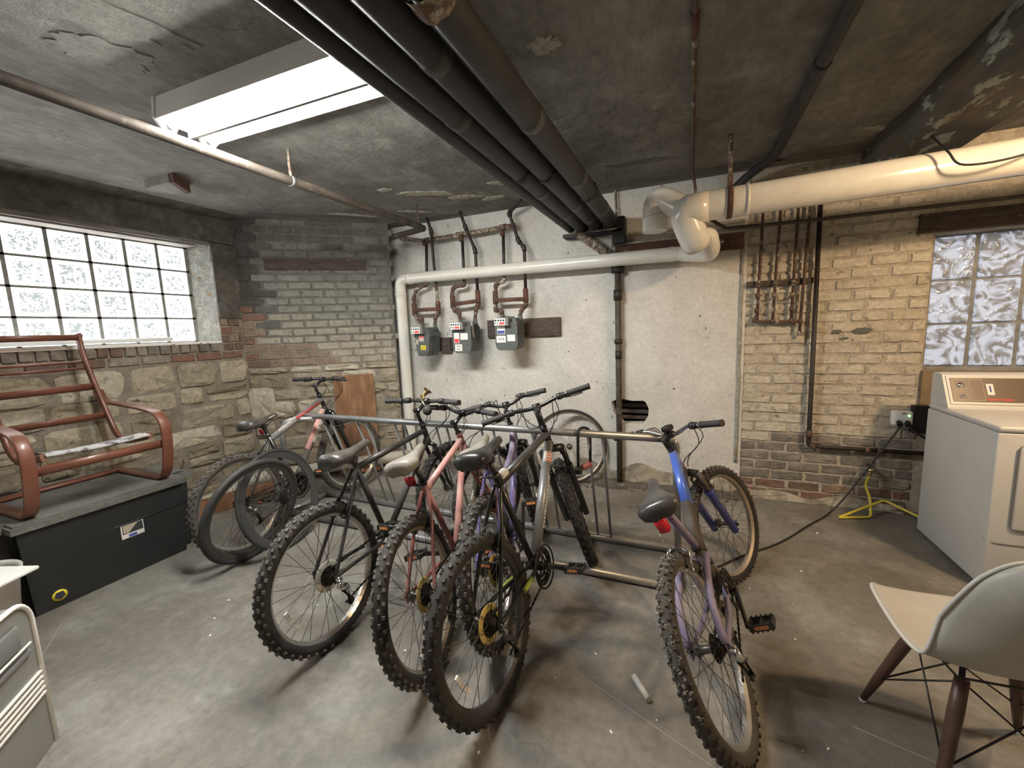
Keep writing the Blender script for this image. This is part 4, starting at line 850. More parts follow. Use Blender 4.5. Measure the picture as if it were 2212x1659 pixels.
loose_wheel('loose silver rimmed road wheel leaning on the plaster wall behind the rack', -.969, 3.519, .388, -.158, .342, dict(rim='rim_tan', tyre='rubber', rim_d=.016), .015, 0, False, .04, 'loose wheels standing on the floor')
# ------------------------------------------------------------ bike rack
rk = thing('bike_rack', 'long galvanised steel grid bike rack with curved end legs standing on the floor', 'bike rack', (-1.5, 2.4, 0))
L0 = V((-1.5, 2.4, 0)); TF = lambda v: v-L0
YT, ZT, YR, YF = 2.33, .80, 2.60, 2.20
MB().tube([(-2.84, YT, ZT), (-.06, YT, ZT)], .0215, 14).build('top_rail', MT['galv'], rk, tf=TF)
MB().tube([(-3.03, YR, .027), (-.03, YR, .027)], .0235, 14).build('rear_floor_rail', MT['galv'], rk, tf=TF)
MB().tube([(-2.97, YF, .027), (-.03, YF, .027)], .0235, 14).build('front_floor_rail', MT['galv'], rk, tf=TF)
for x in (-2.95, -.035): MB().tube([(x, YF, .03), (x, YR, .03)], .019, 12).build('side_rail', MT['galv'], rk, tf=TF)
MB().tube(roundpath([(-2.72, YT-.005, ZT-.02), (-2.96, YT-.10, ZT-.025), (-2.95, YF-.0, .03)], .22, 6), .0215, 14).build('end_leg', MT['galv'], rk, tf=TF)
MB().tube(roundpath([(-.075, YT, ZT-.01), (-.058, YT+.02, ZT-.03), (-.038, 2.50, .03)], .05, 5), .0195, 14).build('end_leg', MT['galv'], rk, tf=TF)
for k in range(7):
    for d in (-.04, .045):
        x = -.495-.35*k+d; MB().tube([(x, YT, ZT), (x, YR, .03)], .0085, 8).build('upright_bar', MT['galv'], rk, tf=TF)
for x in (-2.42, -.62): MB().tube([(x, YT-.024, ZT), (x, YT-.017, ZT)], .007, 6).build('bolt', MT['galv'], rk, tf=TF)
# U-lock hanging from the top rail
ul = thing('u_lock', 'black U-shaped bicycle lock hanging on the rack top rail in front of the loose wheel', 'lock', (-.56, YT, ZT+.03))
LL = V((-.56, YT, ZT+.03)); TL = lambda v: v-LL
MB().tube(smoothpath([(-.585, YT-.035, .60), (-.585, YT-.033, .78), (-.582, YT-.01, .826), (-.555, YT+.01, .832), (-.535, YT+.03, .815), (-.530, YT+.036, .78), (-.530, YT+.036, .62)], 4), .0085, 10).build('shackle', MT['black'], ul, tf=TL)
MB().lathe([(0, -.022), (.02, -.02), (.026, 0), (.02, .02), (0, .022)], (-.585, YT-.035, .585), (1, .2, 0), 16).build('lock_head', MT['black'], ul, tf=TL)
MB().tube([(-.565, YT-.02, .60), (-.53, YT+.03, .605)], .018, 12).build('lock_bar', mat('worn_red_plastic', (.38, .12, .10), .5), ul, tf=TL)
# ------------------------------------------------------------ fluorescent fitting
fx = thing('fluorescent_light', 'twin tube fluorescent ceiling light glowing white, left of the black pipes', 'light', (-1.675, 1.41, CEIL)); fx.rotation_euler = (0, 0, .03)
m = MB(); hl = .60; chn = [(-.135, 0), (.135, 0), (.145, -.098), (.14, -.098), (.10, -.070), (.04, -.088), (-.04, -.088), (-.10, -.070), (-.14, -.098), (-.145, -.098)]
m.prism(chn, -hl, hl, lambda y, z, x: V((x, y, z))); m.build('reflector', MT['whiteenamel'], fx)
for sx in (-1, 1):
    m = MB(); m.prism([(-.14, 0), (.14, 0), (.148, -.09), (.12, -.128), (.06, -.128), (.045, -.095), (-.045, -.095), (-.06, -.128), (-.12, -.128), (-.148, -.09)], sx*hl-.004, sx*hl+.012, lambda y, z, x: V((x, y, z))); m.build('end_cap', MT['whiteenamel'], fx)
MB().bx((-hl+.012, -.008, -.132), (hl-.012, .008, -.086)).build('centre_divider', MT['appliance_d'], fx)
for sy in (-1, 1):
    MB().tube([(-hl+.02, sy*.088, -.104), (hl-.01, sy*.088, -.104)], .0190, 16).build('tube', MT['tube'], fx)
    for sx in (-1, 1): MB().tube([(sx*(hl-.03), sy*.088, -.104), (sx*(hl-.006), sy*.088, -.104)], .0196, 14).build('tube_cap', MT['chrome'], fx)
# ------------------------------------------------------------ pipes
def pipe(label, pts, r, m_, n=14, bend=0, cat='pipe', name='pipe', group=None, bands=(), bm_=None, k=5, coup=()):
    P = roundpath(pts, bend, k) if bend else [V(p) for p in pts]
    if bands or coup:
        t = thing(name, label, cat, P[0], group); o0 = V(P[0]); MB().tube(P, r, n).build('pipe_run', MT[m_], t, tf=lambda v: v-o0)
        for (a, b) in bands:
            a, b = V(a), V(b); MB().tube([a, a.lerp(b, .1), a.lerp(b, .9), b], [r*1.0, r*1.05, r*1.05, r*1.0], n).build('joint_band', MT[bm_ or m_], t, tf=lambda v: v-o0)
        for (a, b, rr_) in coup:
            a, b = V(a), V(b); MB().tube([a, b], rr_, 10).build('coupling', MT[bm_ or m_], t, tf=lambda v: v-o0)
        return t
    o = MB().tube(P, r, n).build(name, MT[m_], loc=P[0]); return tag(o, label, cat, group)
def blackrun(x, z, r, label, segs, y1=3.66, extra=None):
    bands = []
    for y in segs: bands.append(((x, y-.028, z), (x, y+.028, z)))
    return pipe(label, [(x, Y0+.02, z), (x, y1, z)], r, 'blackpipe', 20, bands=bands, bm_='blackpipe_l', group='black pipes under the ceiling')
MT['blackpipe_l'] = mat('pipe_tape', (.075, .075, .07), .5, c2=(.045, .045, .043), sc=12, coord='World')
blackrun(-.965, 2.265, .036, 'thinnest black ceiling pipe, leftmost of the four, passing under the fluorescent light', (3.3,))
t2 = blackrun(-.858, 2.268, .055, 'black lagged ceiling pipe, second from the left of the four', (1.55, 2.55, 3.1))
t3 = blackrun(-.735, 2.262, .052, 'black lagged ceiling pipe with a split torn open, third from the left', (1.2, 2.9, 3.3))
t4 = blackrun(-.605, 2.266, .056, 'black lagged ceiling pipe, rightmost of the four, with a brown break near the camera', (1.7, 2.45, 3.15))
# torn lagging on the third pipe and the break of the fourth
def torn(par, x, y, z, r, seed, mt='black'):
    vs = []; n_ = 18
    for j in range(4):
        for i in range(n_):
            a = 2*PI*i/n_; k = r*(1.02+.16*noise.noise(V((math.cos(a)*2, math.sin(a)*2+j, seed)))+(.05 if j in (1, 2) else 0)); vs.append((x+k*math.cos(a), y+(-.035+.024*j)+.012*noise.noise(V((a, seed, j))), z+k*math.sin(a)))
    p0 = par.location
    MB().add(vs, [(j*n_+i, j*n_+(i+1) % n_, (j+1)*n_+(i+1) % n_, (j+1)*n_+i) for j in range(3) for i in range(n_)], False).build('torn_lagging', MT[mt], par, tf=lambda v: v-p0)
torn(t3, -.735, 2.30, 2.262, .054, 3); torn(t2, -.858, 2.22, 2.268, .056, 5); torn(t4, -.605, 2.75, 2.266, .056, 7)
torn(t4, -.605, .98, 2.266, .062, 9, 'flakepipe')
p0 = t4.location.copy(); MB().tube([(-.605, .55, 2.266), (-.605, .93, 2.268)], .066, 18).build('thick_sleeve', MT['blackpipe'], t4, tf=lambda v: v-p0)
MB().tube([(-.605, .90, 2.29), (-.60, 1.02, 2.30)], .045, 12).build('exposed_joint', MT['rust'], t4, tf=lambda v: v-p0)
# tray where they meet the wall
t = thing('pipe_tray', 'black sooty bracket where the four black pipes meet the back wall', 'bracket', (-.78, 3.66, 2.2)); pt = lambda v: v-V((-.78, 3.66, 2.2))
MB().bx((-1.02, 3.60, 2.185), (-.52, 3.73, 2.205)).bx((-.60, 3.60, 2.09), (-.50, 3.73, 2.30)).build('shelf', MT['black'], t, tf=pt)
MB().bx((-1.02, 3.595, 2.20), (-.56, 3.603, 2.212)).build('shelf_edge', MT['flakepipe'], t, tf=pt)
pipe('short rusty brown pipe slanting down out of the sooty bracket on the back wall', [(-.90, 3.64, 2.22), (-.62, 3.60, 2.0)], .038, 'flakepipe')
pipe('rusty threaded hanger rod between the ceiling and the sooty bracket', [(-.585, 3.69, CEIL), (-.575, 3.69, 2.28)], .010, 'flakepipe', 8, cat='hanger', name='hanger_rod')
# steam pipe on the left
pipe('long brown iron pipe crossing the ceiling left of the fluorescent light', [(-2.2, Y0+.02, 2.345), (-2.2, 3.26, 2.345), (-2.66, 3.40, 2.35)], .026, 'greypipe', 14, .05, coup=(((-2.2, 2.98, 2.345), (-2.2, 3.0, 2.345), .028), ((-2.2, 3.19, 2.345), (-2.215, 3.262, 2.345), .031)), bm_='darkpipe')
t = thing('pipe_hanger', 'perforated strap hanger holding the brown pipe beside the fluorescent light', 'hanger', (-2.2, 1.9, 2.4)); pt = lambda v: v-V((-2.2, 1.9, 2.4))
MB().tube([(-2.2, 1.9, CEIL), (-2.205, 1.9, 2.44), (-2.2, 1.9, 2.373)], .006, 4, flat=(.009, .0015)).build('strap', MT['flakepipe'], t, tf=pt)
MB().lathe([(.0275, -.009), (.030, -.009), (.030, .009), (.0275, .009), (.0275, -.009)], (-2.2, 1.9, 2.345), (0, 1, 0), 20).build('loop', MT['galv'], t, tf=pt)
pipe('rusty rod hanging from the ceiling above the elbow of the brown pipe', [(-2.21, 3.17, CEIL), (-2.2, 3.18, 2.37)], .006, 'rustpipe', 6, cat='hanger', name='hanger_rod')
# gas header with drops
HD = [(-2.77, 3.66, 2.40), (-2.50, 3.63, 2.335), (-2.43, 3.62, 2.33), (-2.06, 3.62, 2.335), (-1.58, 3.62, 2.348), (-1.46, 3.62, 2.352)]
hp = pipe('flaking horizontal gas header pipe high on the back wall above the meters', HD, .021, 'flakepipe', 12, coup=tuple(((x-.035, 3.62, 2.334+(x+2.06)*.028), (x+.035, 3.62, 2.336+(x+2.06)*.028), .030) for x in (-2.43, -2.04, -1.59)), bm_='flakepipe')
def gasline(label, pts, couplings, low):
    t = thing('gas_pipe', label, 'pipe', pts[0], 'gas pipes feeding the meters'); o0 = V(pts[0]); q_ = lambda v: v-o0
    P = [V(p) for p in pts]; MB().tube(roundpath(P[:low+1], .02, 3), .0150, 10).build('upper_pipe', MT['darkpipe'], t, tf=q_)
    MB().tube(roundpath(P[low:], .025, 4), .0168, 10).build('lower_pipe', MT['rustpipe'], t, tf=q_)
    for i in range(1, len(P)-1):
        a, b = (P[i-1]-P[i]).normalized(), (P[i+1]-P[i]).normalized()
        if a.dot(b) > -.97: MB().tube(roundpath([P[i]+a*.028, P[i], P[i]+b*.03], .02, 3), .0218, 10).build('elbow', MT['rustpipe'] if i >= low else MT['darkpipe'], t, tf=q_)
    for (x, z0, z1, r_) in couplings: MB().tube([(x, 3.6, z0), (x, 3.6, z1)], r_, 10).build('coupling', MT['rust'], t, tf=q_)
gasline('inlet gas pipe of the left meter, the one with a yellow label', [(-2.43, 3.62, 2.32), (-2.44, 3.6, 1.90), (-2.57, 3.6, 1.86), (-2.612, 3.6, 1.77), (-2.615, 3.6, 1.62), (-2.58, 3.59, 1.575), (-2.50, 3.56, 1.565), (-2.493, 3.55, 1.50)], [(-2.613, 1.60, 1.72, .026), (-2.44, 2.28, 2.33, .022)], 1)
gasline('outlet gas pipe of the left meter, rising to the ceiling', [(-2.37, 3.56, CEIL), (-2.352, 3.6, 2.405), (-2.345, 3.6, 2.11), (-2.332, 3.6, 1.896), (-2.322, 3.6, 1.66), (-2.325, 3.59, 1.60), (-2.335, 3.56, 1.57), (-2.34, 3.55, 1.50)], [(-2.325, 1.60, 1.72, .026)], 3)
gasline('inlet gas pipe of the middle meter', [(-2.02, 3.62, 2.32), (-2.012, 3.6, 1.862), (-2.137, 3.6, 1.846), (-2.155, 3.6, 1.78), (-2.149, 3.6, 1.66), (-2.12, 3.58, 1.615), (-2.05, 3.54, 1.605), (-2.039, 3.53, 1.53)], [(-2.152, 1.65, 1.77, .026), (-2.02, 2.27, 2.33, .024)], 1)
gasline('outlet gas pipe of the middle meter, bending sideways up to the ceiling', [(-1.99, 3.54, CEIL), (-1.967, 3.6, 2.39), (-1.875, 3.6, 2.17), (-1.871, 3.6, 1.76), (-1.87, 3.6, 1.67), (-1.872, 3.55, 1.62), (-1.875, 3.53, 1.53)], [(-1.87, 1.66, 1.80, .026)], 3)
gasline('inlet gas pipe of the right meter', [(-1.588, 3.62, 2.33), (-1.589, 3.6, 1.865), (-1.675, 3.6, 1.84), (-1.684, 3.6, 1.75), (-1.686, 3.6, 1.62), (-1.68, 3.58, 1.60), (-1.60, 3.535, 1.595), (-1.59, 3.53, 1.545)], [(-1.685, 1.66, 1.78, .026), (-1.588, 2.27, 2.33, .024)], 1)
gasline('outlet gas pipe of the right meter, crooked near the ceiling', [(-1.36, 3.50, CEIL), (-1.42, 3.55, 2.50), (-1.515, 3.6, 2.46), (-1.434, 3.6, 2.21), (-1.379, 3.6, 2.14), (-1.379, 3.6, 1.74), (-1.381, 3.6, 1.63), (-1.40, 3.55, 1.60), (-1.414, 3.53, 1.545)], [(-1.38, 1.66, 1.78, .026)], 5)
for (a, b, z0, z1, lb) in ((-2.60, -2.325, 1.649, 1.648, 'rusty cross bar above the left gas meter'), (-2.14, -1.872, 1.682, 1.699, 'rusty cross bar above the middle gas meter'), (-1.68, -1.382, 1.693, 1.688, 'rusty cross bar above the right gas meter')):
    tag(MB().tube([(a, 3.575, z0), (b, 3.575, z1)], .01, 8, flat=(.006, .019), up=(0, 1, 0)).build('meter_bar', MT['rust'], loc=(a, 3.575, z0)), lb, 'bar')
def meter(label, x, z, w_, h_, y, variant):
    """x,z: middle of the front; y: front plane"""
    o0 = V((x, y+.1, z)); t = thing('gas_meter', label, 'gas meter', o0, 'gas meters on the back wall'); q_ = lambda v: v
    m = MB(); hw, hh = w_/2, h_/2
    if variant == 0:
        front = [(-hw, .30*hh), (-hw*.85, -hh*.55), (-hw*.62, -hh), (hw*.55, -hh), (hw*.85, -hh*.6), (hw, .30*hh)]
        m.prism([(a*.92, b) for a, b in front], -.10, -.02, lambda a, b, c: V((a, c, b))); m.prism(front, -.005, .09, lambda a, b, c: V((a, c, b)))
        m.prism([(-hw*1.03, .30*hh), (hw*1.03, .30*hh), (hw*1.0, .45*hh), (hw*.72, hh*.92), (-hw*.72, hh*.92), (-hw*1.0, .45*hh)], -.10, .09, lambda a, b, c: V((a, c, b)))
    else:
        rp = [(hw*c_[0], hh*c_[1]) for c_ in ((-1, .72), (-1, -.62), (-.88, -.88), (-.6, -1), (.6, -1), (.88, -.88), (1, -.62), (1, .72))]
        m.prism([(a, b) for a, b in rp], -.105, -.085, lambda a, b, c: V((a, c, b))); m.prism([(a*.93, b*.95) for a, b in rp], -.085, .09, lambda a, b, c: V((a, c, b)))
        m.prism([(-hw*.9, .62*hh), (hw*.9, .62*hh), (hw*.75, hh*.96), (-hw*.75, hh*.96)], -.075, .085, lambda a, b, c: V((a, c, b)))
        m.tube([(0, 0, hh*.90), (0, 0, hh*1.05)], .04, 16)
    body = m.build('body', MT['meter'], t)
    m = MB()
    for sx, sz in ((-.9, .5), (-.93, 0), (-.9, -.6), (-.5, -.93), (0, -.95), (.5, -.93), (.9, -.6), (.93, 0), (.9, .5)): m.tube([(sx*hw*.97, -.112, sz*hh), (sx*hw*.97, -.10, sz*hh)], .006, 6)
    m.build('bolts', MT['meter'], body, kind='stuff')
    for sx in (-.42, .42): MB().tube([(sx*w_, .03, hh*.7), (sx*w_*.95, .03, hh+.03)], .02, 12).build('union', MT['meter'], t)
    MB().bx((-.075, -.155, .50*hh), (.045, -.10, .98*hh)).build('index_box', MT['appliance_d'], t)
    m = MB(); m.bbox((-.085, -.163, .52*hh), (.02, -.155, .95*hh), .003); cn = m.build('counter', MT['label_w'], t)
    F = lambda cx, cz, k=1: (lambda x_, y_, z_: V((cx+x_, -.1640, cz+y_)))
    for k in range(4): MB().lathe([(0, 0), (.009, 0), (.009, .001)], (-.070+.025*k, -.1635, .83*hh), (0, -1, 0), 12).lathe([(0, 0), (.0005, .0005)], (-.07, -.164, .83*hh), (0, -1, 0), 4).build('dial', MT['ink'], cn)
    for k in range(2): MB().lathe([(0, 0), (.006, 0), (.006, .001)], (-.072+.02*k, -.1635, .65*hh), (0, -1, 0), 10).build('dial', MT['ink'], cn)
    MB().bx((-.035, -.1645, .58*hh), (.012, -.1632, .72*hh)).build('red_field', MT['redink'], cn)
    return t, hh, hw
def sticker(par, x0, z0, x1, z1, y, mt, txt=None, size=.02, ink='ink', band=None):
    MB().bx((x0, y, z0), (x1, y+.0015, z1)).build('label_sticker', MT[mt], par)
    cx, cz = (x0+x1)/2, (z0+z1)/2
    if band: MB().bx((x0+.003, y-.0006, z0+.004), (x1-.003, y, z0+(z1-z0)*.42)).build('print_band', MT[band], par)
    if txt: text_mesh('lettering', txt, size, MT[ink], lambda a, b, c: V((cx+a, y-.0008-c*.5, cz+b)), par, depth=.0003)
t, hh, hw = meter('left grey gas meter with a yellow paper label', -2.415, 1.335, .185, .29, 3.42, 0)
sticker(t, -.035, .0, .02, .05, -.1025, 'label_w', None, band=None); MB().bx((-.033, -.1032, .03), (.018, -.1026, .046)).build('print_band', MT['redink'], t); MB().bx((-.033, -.1032, .003), (.018, -.1026, .022)).build('print_band', MT['photo1'], t)
sticker(t, -.02, -.085, .04, -.04, -.1025, 'label_y', '3604\n3RD FL', .017); sticker(t, -.075, -.03, -.045, .02, -.1025, 'photo1')
t, hh, hw = meter('middle grey gas meter with a hanging paper tag at its side', -1.955, 1.36, .20, .29, 3.40, 1)
sticker(t, -.082, -.05, -.025, .045, -.1065, 'label_w', None, band='redink'); sticker(t, -.012, -.02, .065, .04, -.1065, 'label_w'); sticker(t, -.075, -.125, .0, -.062, -.1065, 'label_w', '3600\nwdrl', .026)
MB().tube(smoothpath([(.085, -.06, .15), (.088, -.075, .08), (.09, -.062, .01), (.092, -.05, -.005)], 4), .03, 4, flat=(.030, .001), up=(1, .2, 0)).build('paper_tag', MT['appliance'], t)
t, hh, hw = meter('right grey gas meter with a blue and white label, in front of the wooden board', -1.50, 1.38, .215, .29, 3.40, 1)
sticker(t, -.085, .0, -.01, .075, -.1065, 'label_w', None, band='blueink'); sticker(t, -.095, -.075, -.005, -.015, -.1065, 'label_w', '3608', .032); sticker(t, .01, -.065, .085, -.008, -.1065, 'label_w')
tag(MB().bbox((-1.83, 3.69, 1.345), (-1.09, 3.73, 1.515), .004).build('wooden_board', MT['wood_dark'], loc=(-1.46, 3.71, 1.43)), 'dark charred wooden board on the back wall behind the right gas meter', 'board')
tag(MB().bx((-2.40, 3.66, 1.22), (-2.25, 3.73, 1.36)).build('wooden_block', MT['wood_dark'], loc=(-2.33, 3.7, 1.3)), 'small dark wooden block behind the left gas meter', 'board')
# iron pipe in front of the hole
ip_ = pipe('corroded iron stand pipe running down the back wall past the broken hole', [(-.569, 3.68, 1.99), (-.563, 3.68, 1.0), (-.556, 3.68, 0)], .026, 'greypipe', 14, coup=(((-.569, 3.68, 1.93), (-.569, 3.68, 1.86), .055), ((-.568, 3.68, 1.72), (-.568, 3.68, 1.63), .036), ((-.565, 3.68, 1.30), (-.565, 3.68, 1.26), .034), ((-.563, 3.68, 1.20), (-.563, 3.68, 1.13), .029)), bm_='darkpipe')
# ------------------------------------------------------------ white plastic drain pipes
t = thing('drain_pipe', 'white plastic drain pipe running along the back wall above the meters and down the corner', 'pipe', (-2.77, 3.6, 1.97)); o0 = V((-2.77, 3.6, 1.97)); q_ = lambda v: v-o0
R1 = .055
MB().tube(roundpath([(.04, 3.56, 1.93), (-.05, 3.59, 1.955), (-2.77, 3.6, 1.975), (-2.775, 3.6, .10), (-2.95, 3.50, .09)], .085, 7), R1, 22).build('pipe_run', MT['pvc'], t, tf=q_)
for a, b in (((-2.62, 3.6, 1.973), (-2.66, 3.6, 1.973)), ((-2.771, 3.6, 1.84), (-2.771, 3.6, 1.80)), ((-.12, 3.6, 1.957), (-.16, 3.6, 1.957))): MB().tube([a, V(a).lerp(V(b), .05), V(a).lerp(V(b), .95), b], [R1, R1*1.07, R1*1.07, R1], 22).build('collar', MT['pvc'], t, tf=q_)
def cp(s, o, z): return tuple(cpt(s, o, z))
tag(MB().tube(smoothpath([(-2.80, 3.58, .10), cp(1.30, .13, .13), cp(.6, .15, .115), cp(.0, .18, .09), (-3.72, 2.2, .075), (-3.74, 1.80, .07)], 5), .058, 18).build('floor_drain_pipe', MT['pvc_dirty'], loc=(-2.8, 3.58, .1)), 'thick dusty white pipe lying along the floor at the foot of the stone wall', 'pipe')
tag(MB().box((0, 0, 0), (.95, .10, .12)).build('timber', MT['ply'], loc=None), 'brown timber baulk on the floor beneath the dusty white floor pipe', 'timber')
o = bpy.data.objects['timber']; o.location = (-3.56, 2.22, .06); o.rotation_euler = (0, 0, 1.25)
t = thing('waste_pipe', 'large white plastic waste pipe with elbows hanging below the ceiling on the right', 'pipe', (-.02, 3.0, 2.14)); o0 = V((-.02, 3.0, 2.14)); q_ = lambda v: v-o0
R2 = .089
MB().tube([(-.03, 3.0, 2.135), (.05, 2.99, 2.137), (3.85, 2.98, 2.215)], R2, 28).build('main_pipe', MT['pvc'], t, tf=q_)
MB().tube(roundpath([(.10, 2.99, 2.137), (-.055, 3.0, 2.135), (.01, 3.05, 1.98), (.04, 3.10, 1.93)], .10, 6), R2*1.035, 28).build('elbow', MT['pvc'], t, tf=q_)
MB().tube(roundpath([(-.235, 3.18, 2.06), (-.235, 3.18, 2.30), (-.03, 3.12, 2.16), (.04, 3.10, 1.96)], .11, 8), R2*.93, 26).build('trap_bend', MT['pvc'], t, tf=q_)
MB().tube([(-.235, 3.18, 2.16), (-.235, 3.18, 2.145)], R2*1.0, 26).build('collar', MT['pvc'], t, tf=q_)
MB().tube(roundpath([(-.0, 3.09, 1.99), (.10, 3.12, 1.99), (.135, 3.3, 1.90), (.06, 3.53, 1.93), (-.06, 3.59, 1.955)], .10, 6), .062, 22).build('lower_elbow', MT['pvc'], t, tf=q_)
MB().tube([(.30, 2.987, 2.142), (.315, 2.987, 2.142)], R2*1.03, 28).build('collar', MT['pvc'], t, tf=q_)
t = thing('pipe_hanger', 'rusty clevis hanger and rod carrying the large white waste pipe', 'hanger', (.21, 2.985, 2.3)); pt = lambda v: v-V((.21, 2.985, 2.3))
MB().tube([(.21, 2.985, CEIL), (.213, 2.985, 2.26)], .012, 10).build('rod', MT['flakepipe'], t, tf=pt)
MB().tube([(V((.213, 2.985, 2.14))+V((0, math.sin(a), math.cos(a)))*.093) for a in [2*PI*i/28 for i in range(28)]], .01, 6, closed=True, flat=(.016, .003), up=(1, 0, 0)).build('clevis', MT['rust'], t, tf=pt)
MB().bx((.198, 2.978, 2.228), (.228, 2.992, 2.30)).build('clevis_yoke', MT['rust'], t, tf=pt)
# ------------------------------------------------------------ pipework on the brick wall
t = thing('pipe_manifold', 'rusty valve manifold of four thin pipes on the painted brick wall', 'pipes', (.6, 3.69, 1.7)); o0 = V((.6, 3.69, 1.7)); q_ = lambda v: v-o0
for (x0, z0, x1, z1) in ((.489, 2.30, .475, 1.41), (.601, 2.30, .578, 1.41), (.709, 2.30, .697, 1.41), (.782, 2.30, .752, 1.30)): MB().tube([(x0, 3.69, z0), (x1, 3.69, z1)], .0105, 8).build('riser', MT['rustpipe'], t, tf=q_)
MB().tube(roundpath([(.472, 3.69, 1.46), (.460, 3.69, 1.411), (.75, 3.69, 1.396)], .02, 3), .011, 8).build('lower_header', MT['rustpipe'], t, tf=q_)
for x, z in ((.475, 1.69), (.585, 1.685), (.70, 1.68), (.473, 1.60), (.581, 1.595), (.698, 1.59)):
    MB().tube([(x-.002, 3.69, z+.022), (x-.002, 3.69, z-.022)], .016, 8).tube([(x, 3.69, z), (x, 3.655, z)], .008, 8).tube([(x-.020, 3.652, z), (x+.020, 3.652, z)], .006, 6).build('valve', MT['flakepipe'], t, tf=q_)
for x, z in ((.470, 1.49), (.578, 1.49), (.697, 1.49), (.755, 1.40), (.753, 1.31), (.46, 1.415), (.578, 1.405), (.697, 1.402)): MB().tube([(x, 3.69, z+.018), (x, 3.69, z-.018)], .0155, 8).build('coupling', MT['rustpipe'], t, tf=q_)
MB().bx((.403, 3.705, 1.672), (.826, 3.722, 1.712)).build('backing_strip', MT['wood_dark'], t, tf=q_)
pipe('black iron pipe dropping down the brick wall then turning right towards the dryer', [(.836, 3.685, 2.33), (.848, 3.685, .455), (1.62, 3.685, .452)], .0155, 'darkpipe', 12, .03, coup=(((.847, 3.685, .58), (.847, 3.685, .52), .021), ((.852, 3.685, .458), (.89, 3.685, .455), .021), ((1.19, 3.685, .453), (1.215, 3.685, .453), .022), ((1.26, 3.685, .453), (1.29, 3.685, .453), .022)), bm_='rustpipe')
pipe('thin metal conduit running along the top of the brick wall under the white pipe', [(.10, 3.52, 2.19), (.20, 3.56, 2.125), (.24, 3.60, 2.105), (.74, 3.62, 2.098), (3.3, 3.63, 2.10)], .0125, 'greypipe', 10, .05)
pipe('thin rusty conduit fixed straight along the ceiling', [(.0, Y0+.02, 2.517), (.0, 3.42, 2.517), (.02, 3.46, 2.40), (.035, 3.46, 2.30)], .0105, 'rustpipe', 8, .04, coup=(((.0, 1.78, 2.517), (.0, 1.92, 2.517), .015),), bm_='rust')
pipe('dark thick conduit along the ceiling between the thin conduit and the peeling beam', [(.50, Y0+.02, 2.49), (.50, 3.40, 2.49), (.38, 3.58, 2.46), (.26, 3.62, 2.36)], .030, 'blackpipe', 14, .10, coup=(((.50, 2.28, 2.49), (.50, 2.31, 2.49), .034),), bm_='black')
tag(MB().tube(smoothpath([(1.13, 2.95, 2.32), (1.16, 2.86, 2.21), (1.22, 2.84, 2.13), (1.42, 2.82, 2.135), (1.60, 2.83, 2.22), (1.74, 2.90, 2.34), (1.78, 2.95, 2.42)], 6), .0055, 6).build('loose_cable', MT['cable'], loc=(1.1, 2.9, 2.3)), 'thin black cable looped in front of the large white waste pipe', 'cable')
# ------------------------------------------------------------ planks and boards on the corner wall
def cbox(name, s0, s1, z0, z1, o0_, o1_, mt, label, cat, lean=0):
    m = MB(); m.add([cpt(s, o+(lean*(zz == z0)), zz) for zz in (z0, z1) for s, o in ((s0, o0_), (s1, o0_), (s1, o1_), (s0, o1_))], [(0, 1, 2, 3), (4, 7, 6, 5), (0, 4, 5, 1), (1, 5, 6, 2), (2, 6, 7, 3), (3, 7, 4, 0)], False)
    return tag(m.build(name, MT[mt], loc=cpt((s0+s1)/2, o0_, (z0+z1)/2)), label, cat)
cbox('wall_plank', .25, 1.16, 2.068, 2.165, .0, .032, 'wood_dark', 'dark weathered plank set into the grey painted bricks of the corner wall', 'plank')
cbox('plywood_sheet', .765, 1.15, .02, 1.02, .05, .062, 'ply', 'reddish brown plywood sheet leaning against the stone corner wall', 'plywood', .10)
# wedge on the ceiling
m = MB(); m.add([(-3.42, 1.78, CEIL), (-3.13, 1.80, CEIL), (-3.09, 1.82, CEIL), (-3.45, 1.98, 2.46), (-3.53, 1.93, 2.46), (-3.52, 1.95, CEIL), (-3.28, 1.90, 2.46), (-3.22, 1.90, CEIL)], [(0, 1, 4), (1, 6, 4), (4, 6, 3), (1, 2, 6), (2, 7, 3, 6), (0, 4, 5), (4, 3, 5), (3, 7, 5)])
m = MB(); m.prism([(-3.46, 1.79), (-3.20, 1.80), (-3.34, 1.97), (-3.44, 1.94)], 2.475, CEIL); t = tag(m.build('ceiling_bracket', MT['smear'], loc=(-3.35, 1.87, 2.5)), 'small angular white bracket stuck to the ceiling near the left window', 'bracket')
MB().prism([(-3.19, 1.80), (-3.15, 1.80), (-3.29, 1.98), (-3.335, 1.975)], 2.468, CEIL, lambda x, y, z: V((x+3.35, y-1.87, z-2.5))).build('bracket_face', MT['rust'], t)
# ------------------------------------------------------------ black storage tote
t = thing('storage_tote', 'long black plastic storage tote with a dusty lid under the left window', 'storage box', (-3.43, 1.2, 0)); o0 = V((-3.43, 1.2, 0)); q_ = lambda v: v-o0
m = MB(); bm = bmesh.new(); bmesh.ops.create_cube(bm, size=1)
for v in bm.verts:
    k = 1 if v.co.z > 0 else .955; v.co = V((v.co.x*.56*k, v.co.y*.90*k, v.co.z*.475))
vb = [e for e in bm.edges if abs(e.verts[0].co.z-e.verts[1].co.z) > .3]; bmesh.ops.bevel(bm, geom=vb, offset=.07, segments=5, affect='EDGES'); m.addbm(bm, lambda v: V(v)+V((0, .01, .2375)), False); body = m.build('body', MT['tote'], t)
m = MB(); m.tube([(.272, -.30, .315), (.277, .40, .335)], .006, 6, flat=(.003, .007), up=(1, 0, 0)); m.build('rib', MT['black'], body)
m = MB(); bm = bmesh.new(); bmesh.ops.create_cube(bm, size=1)
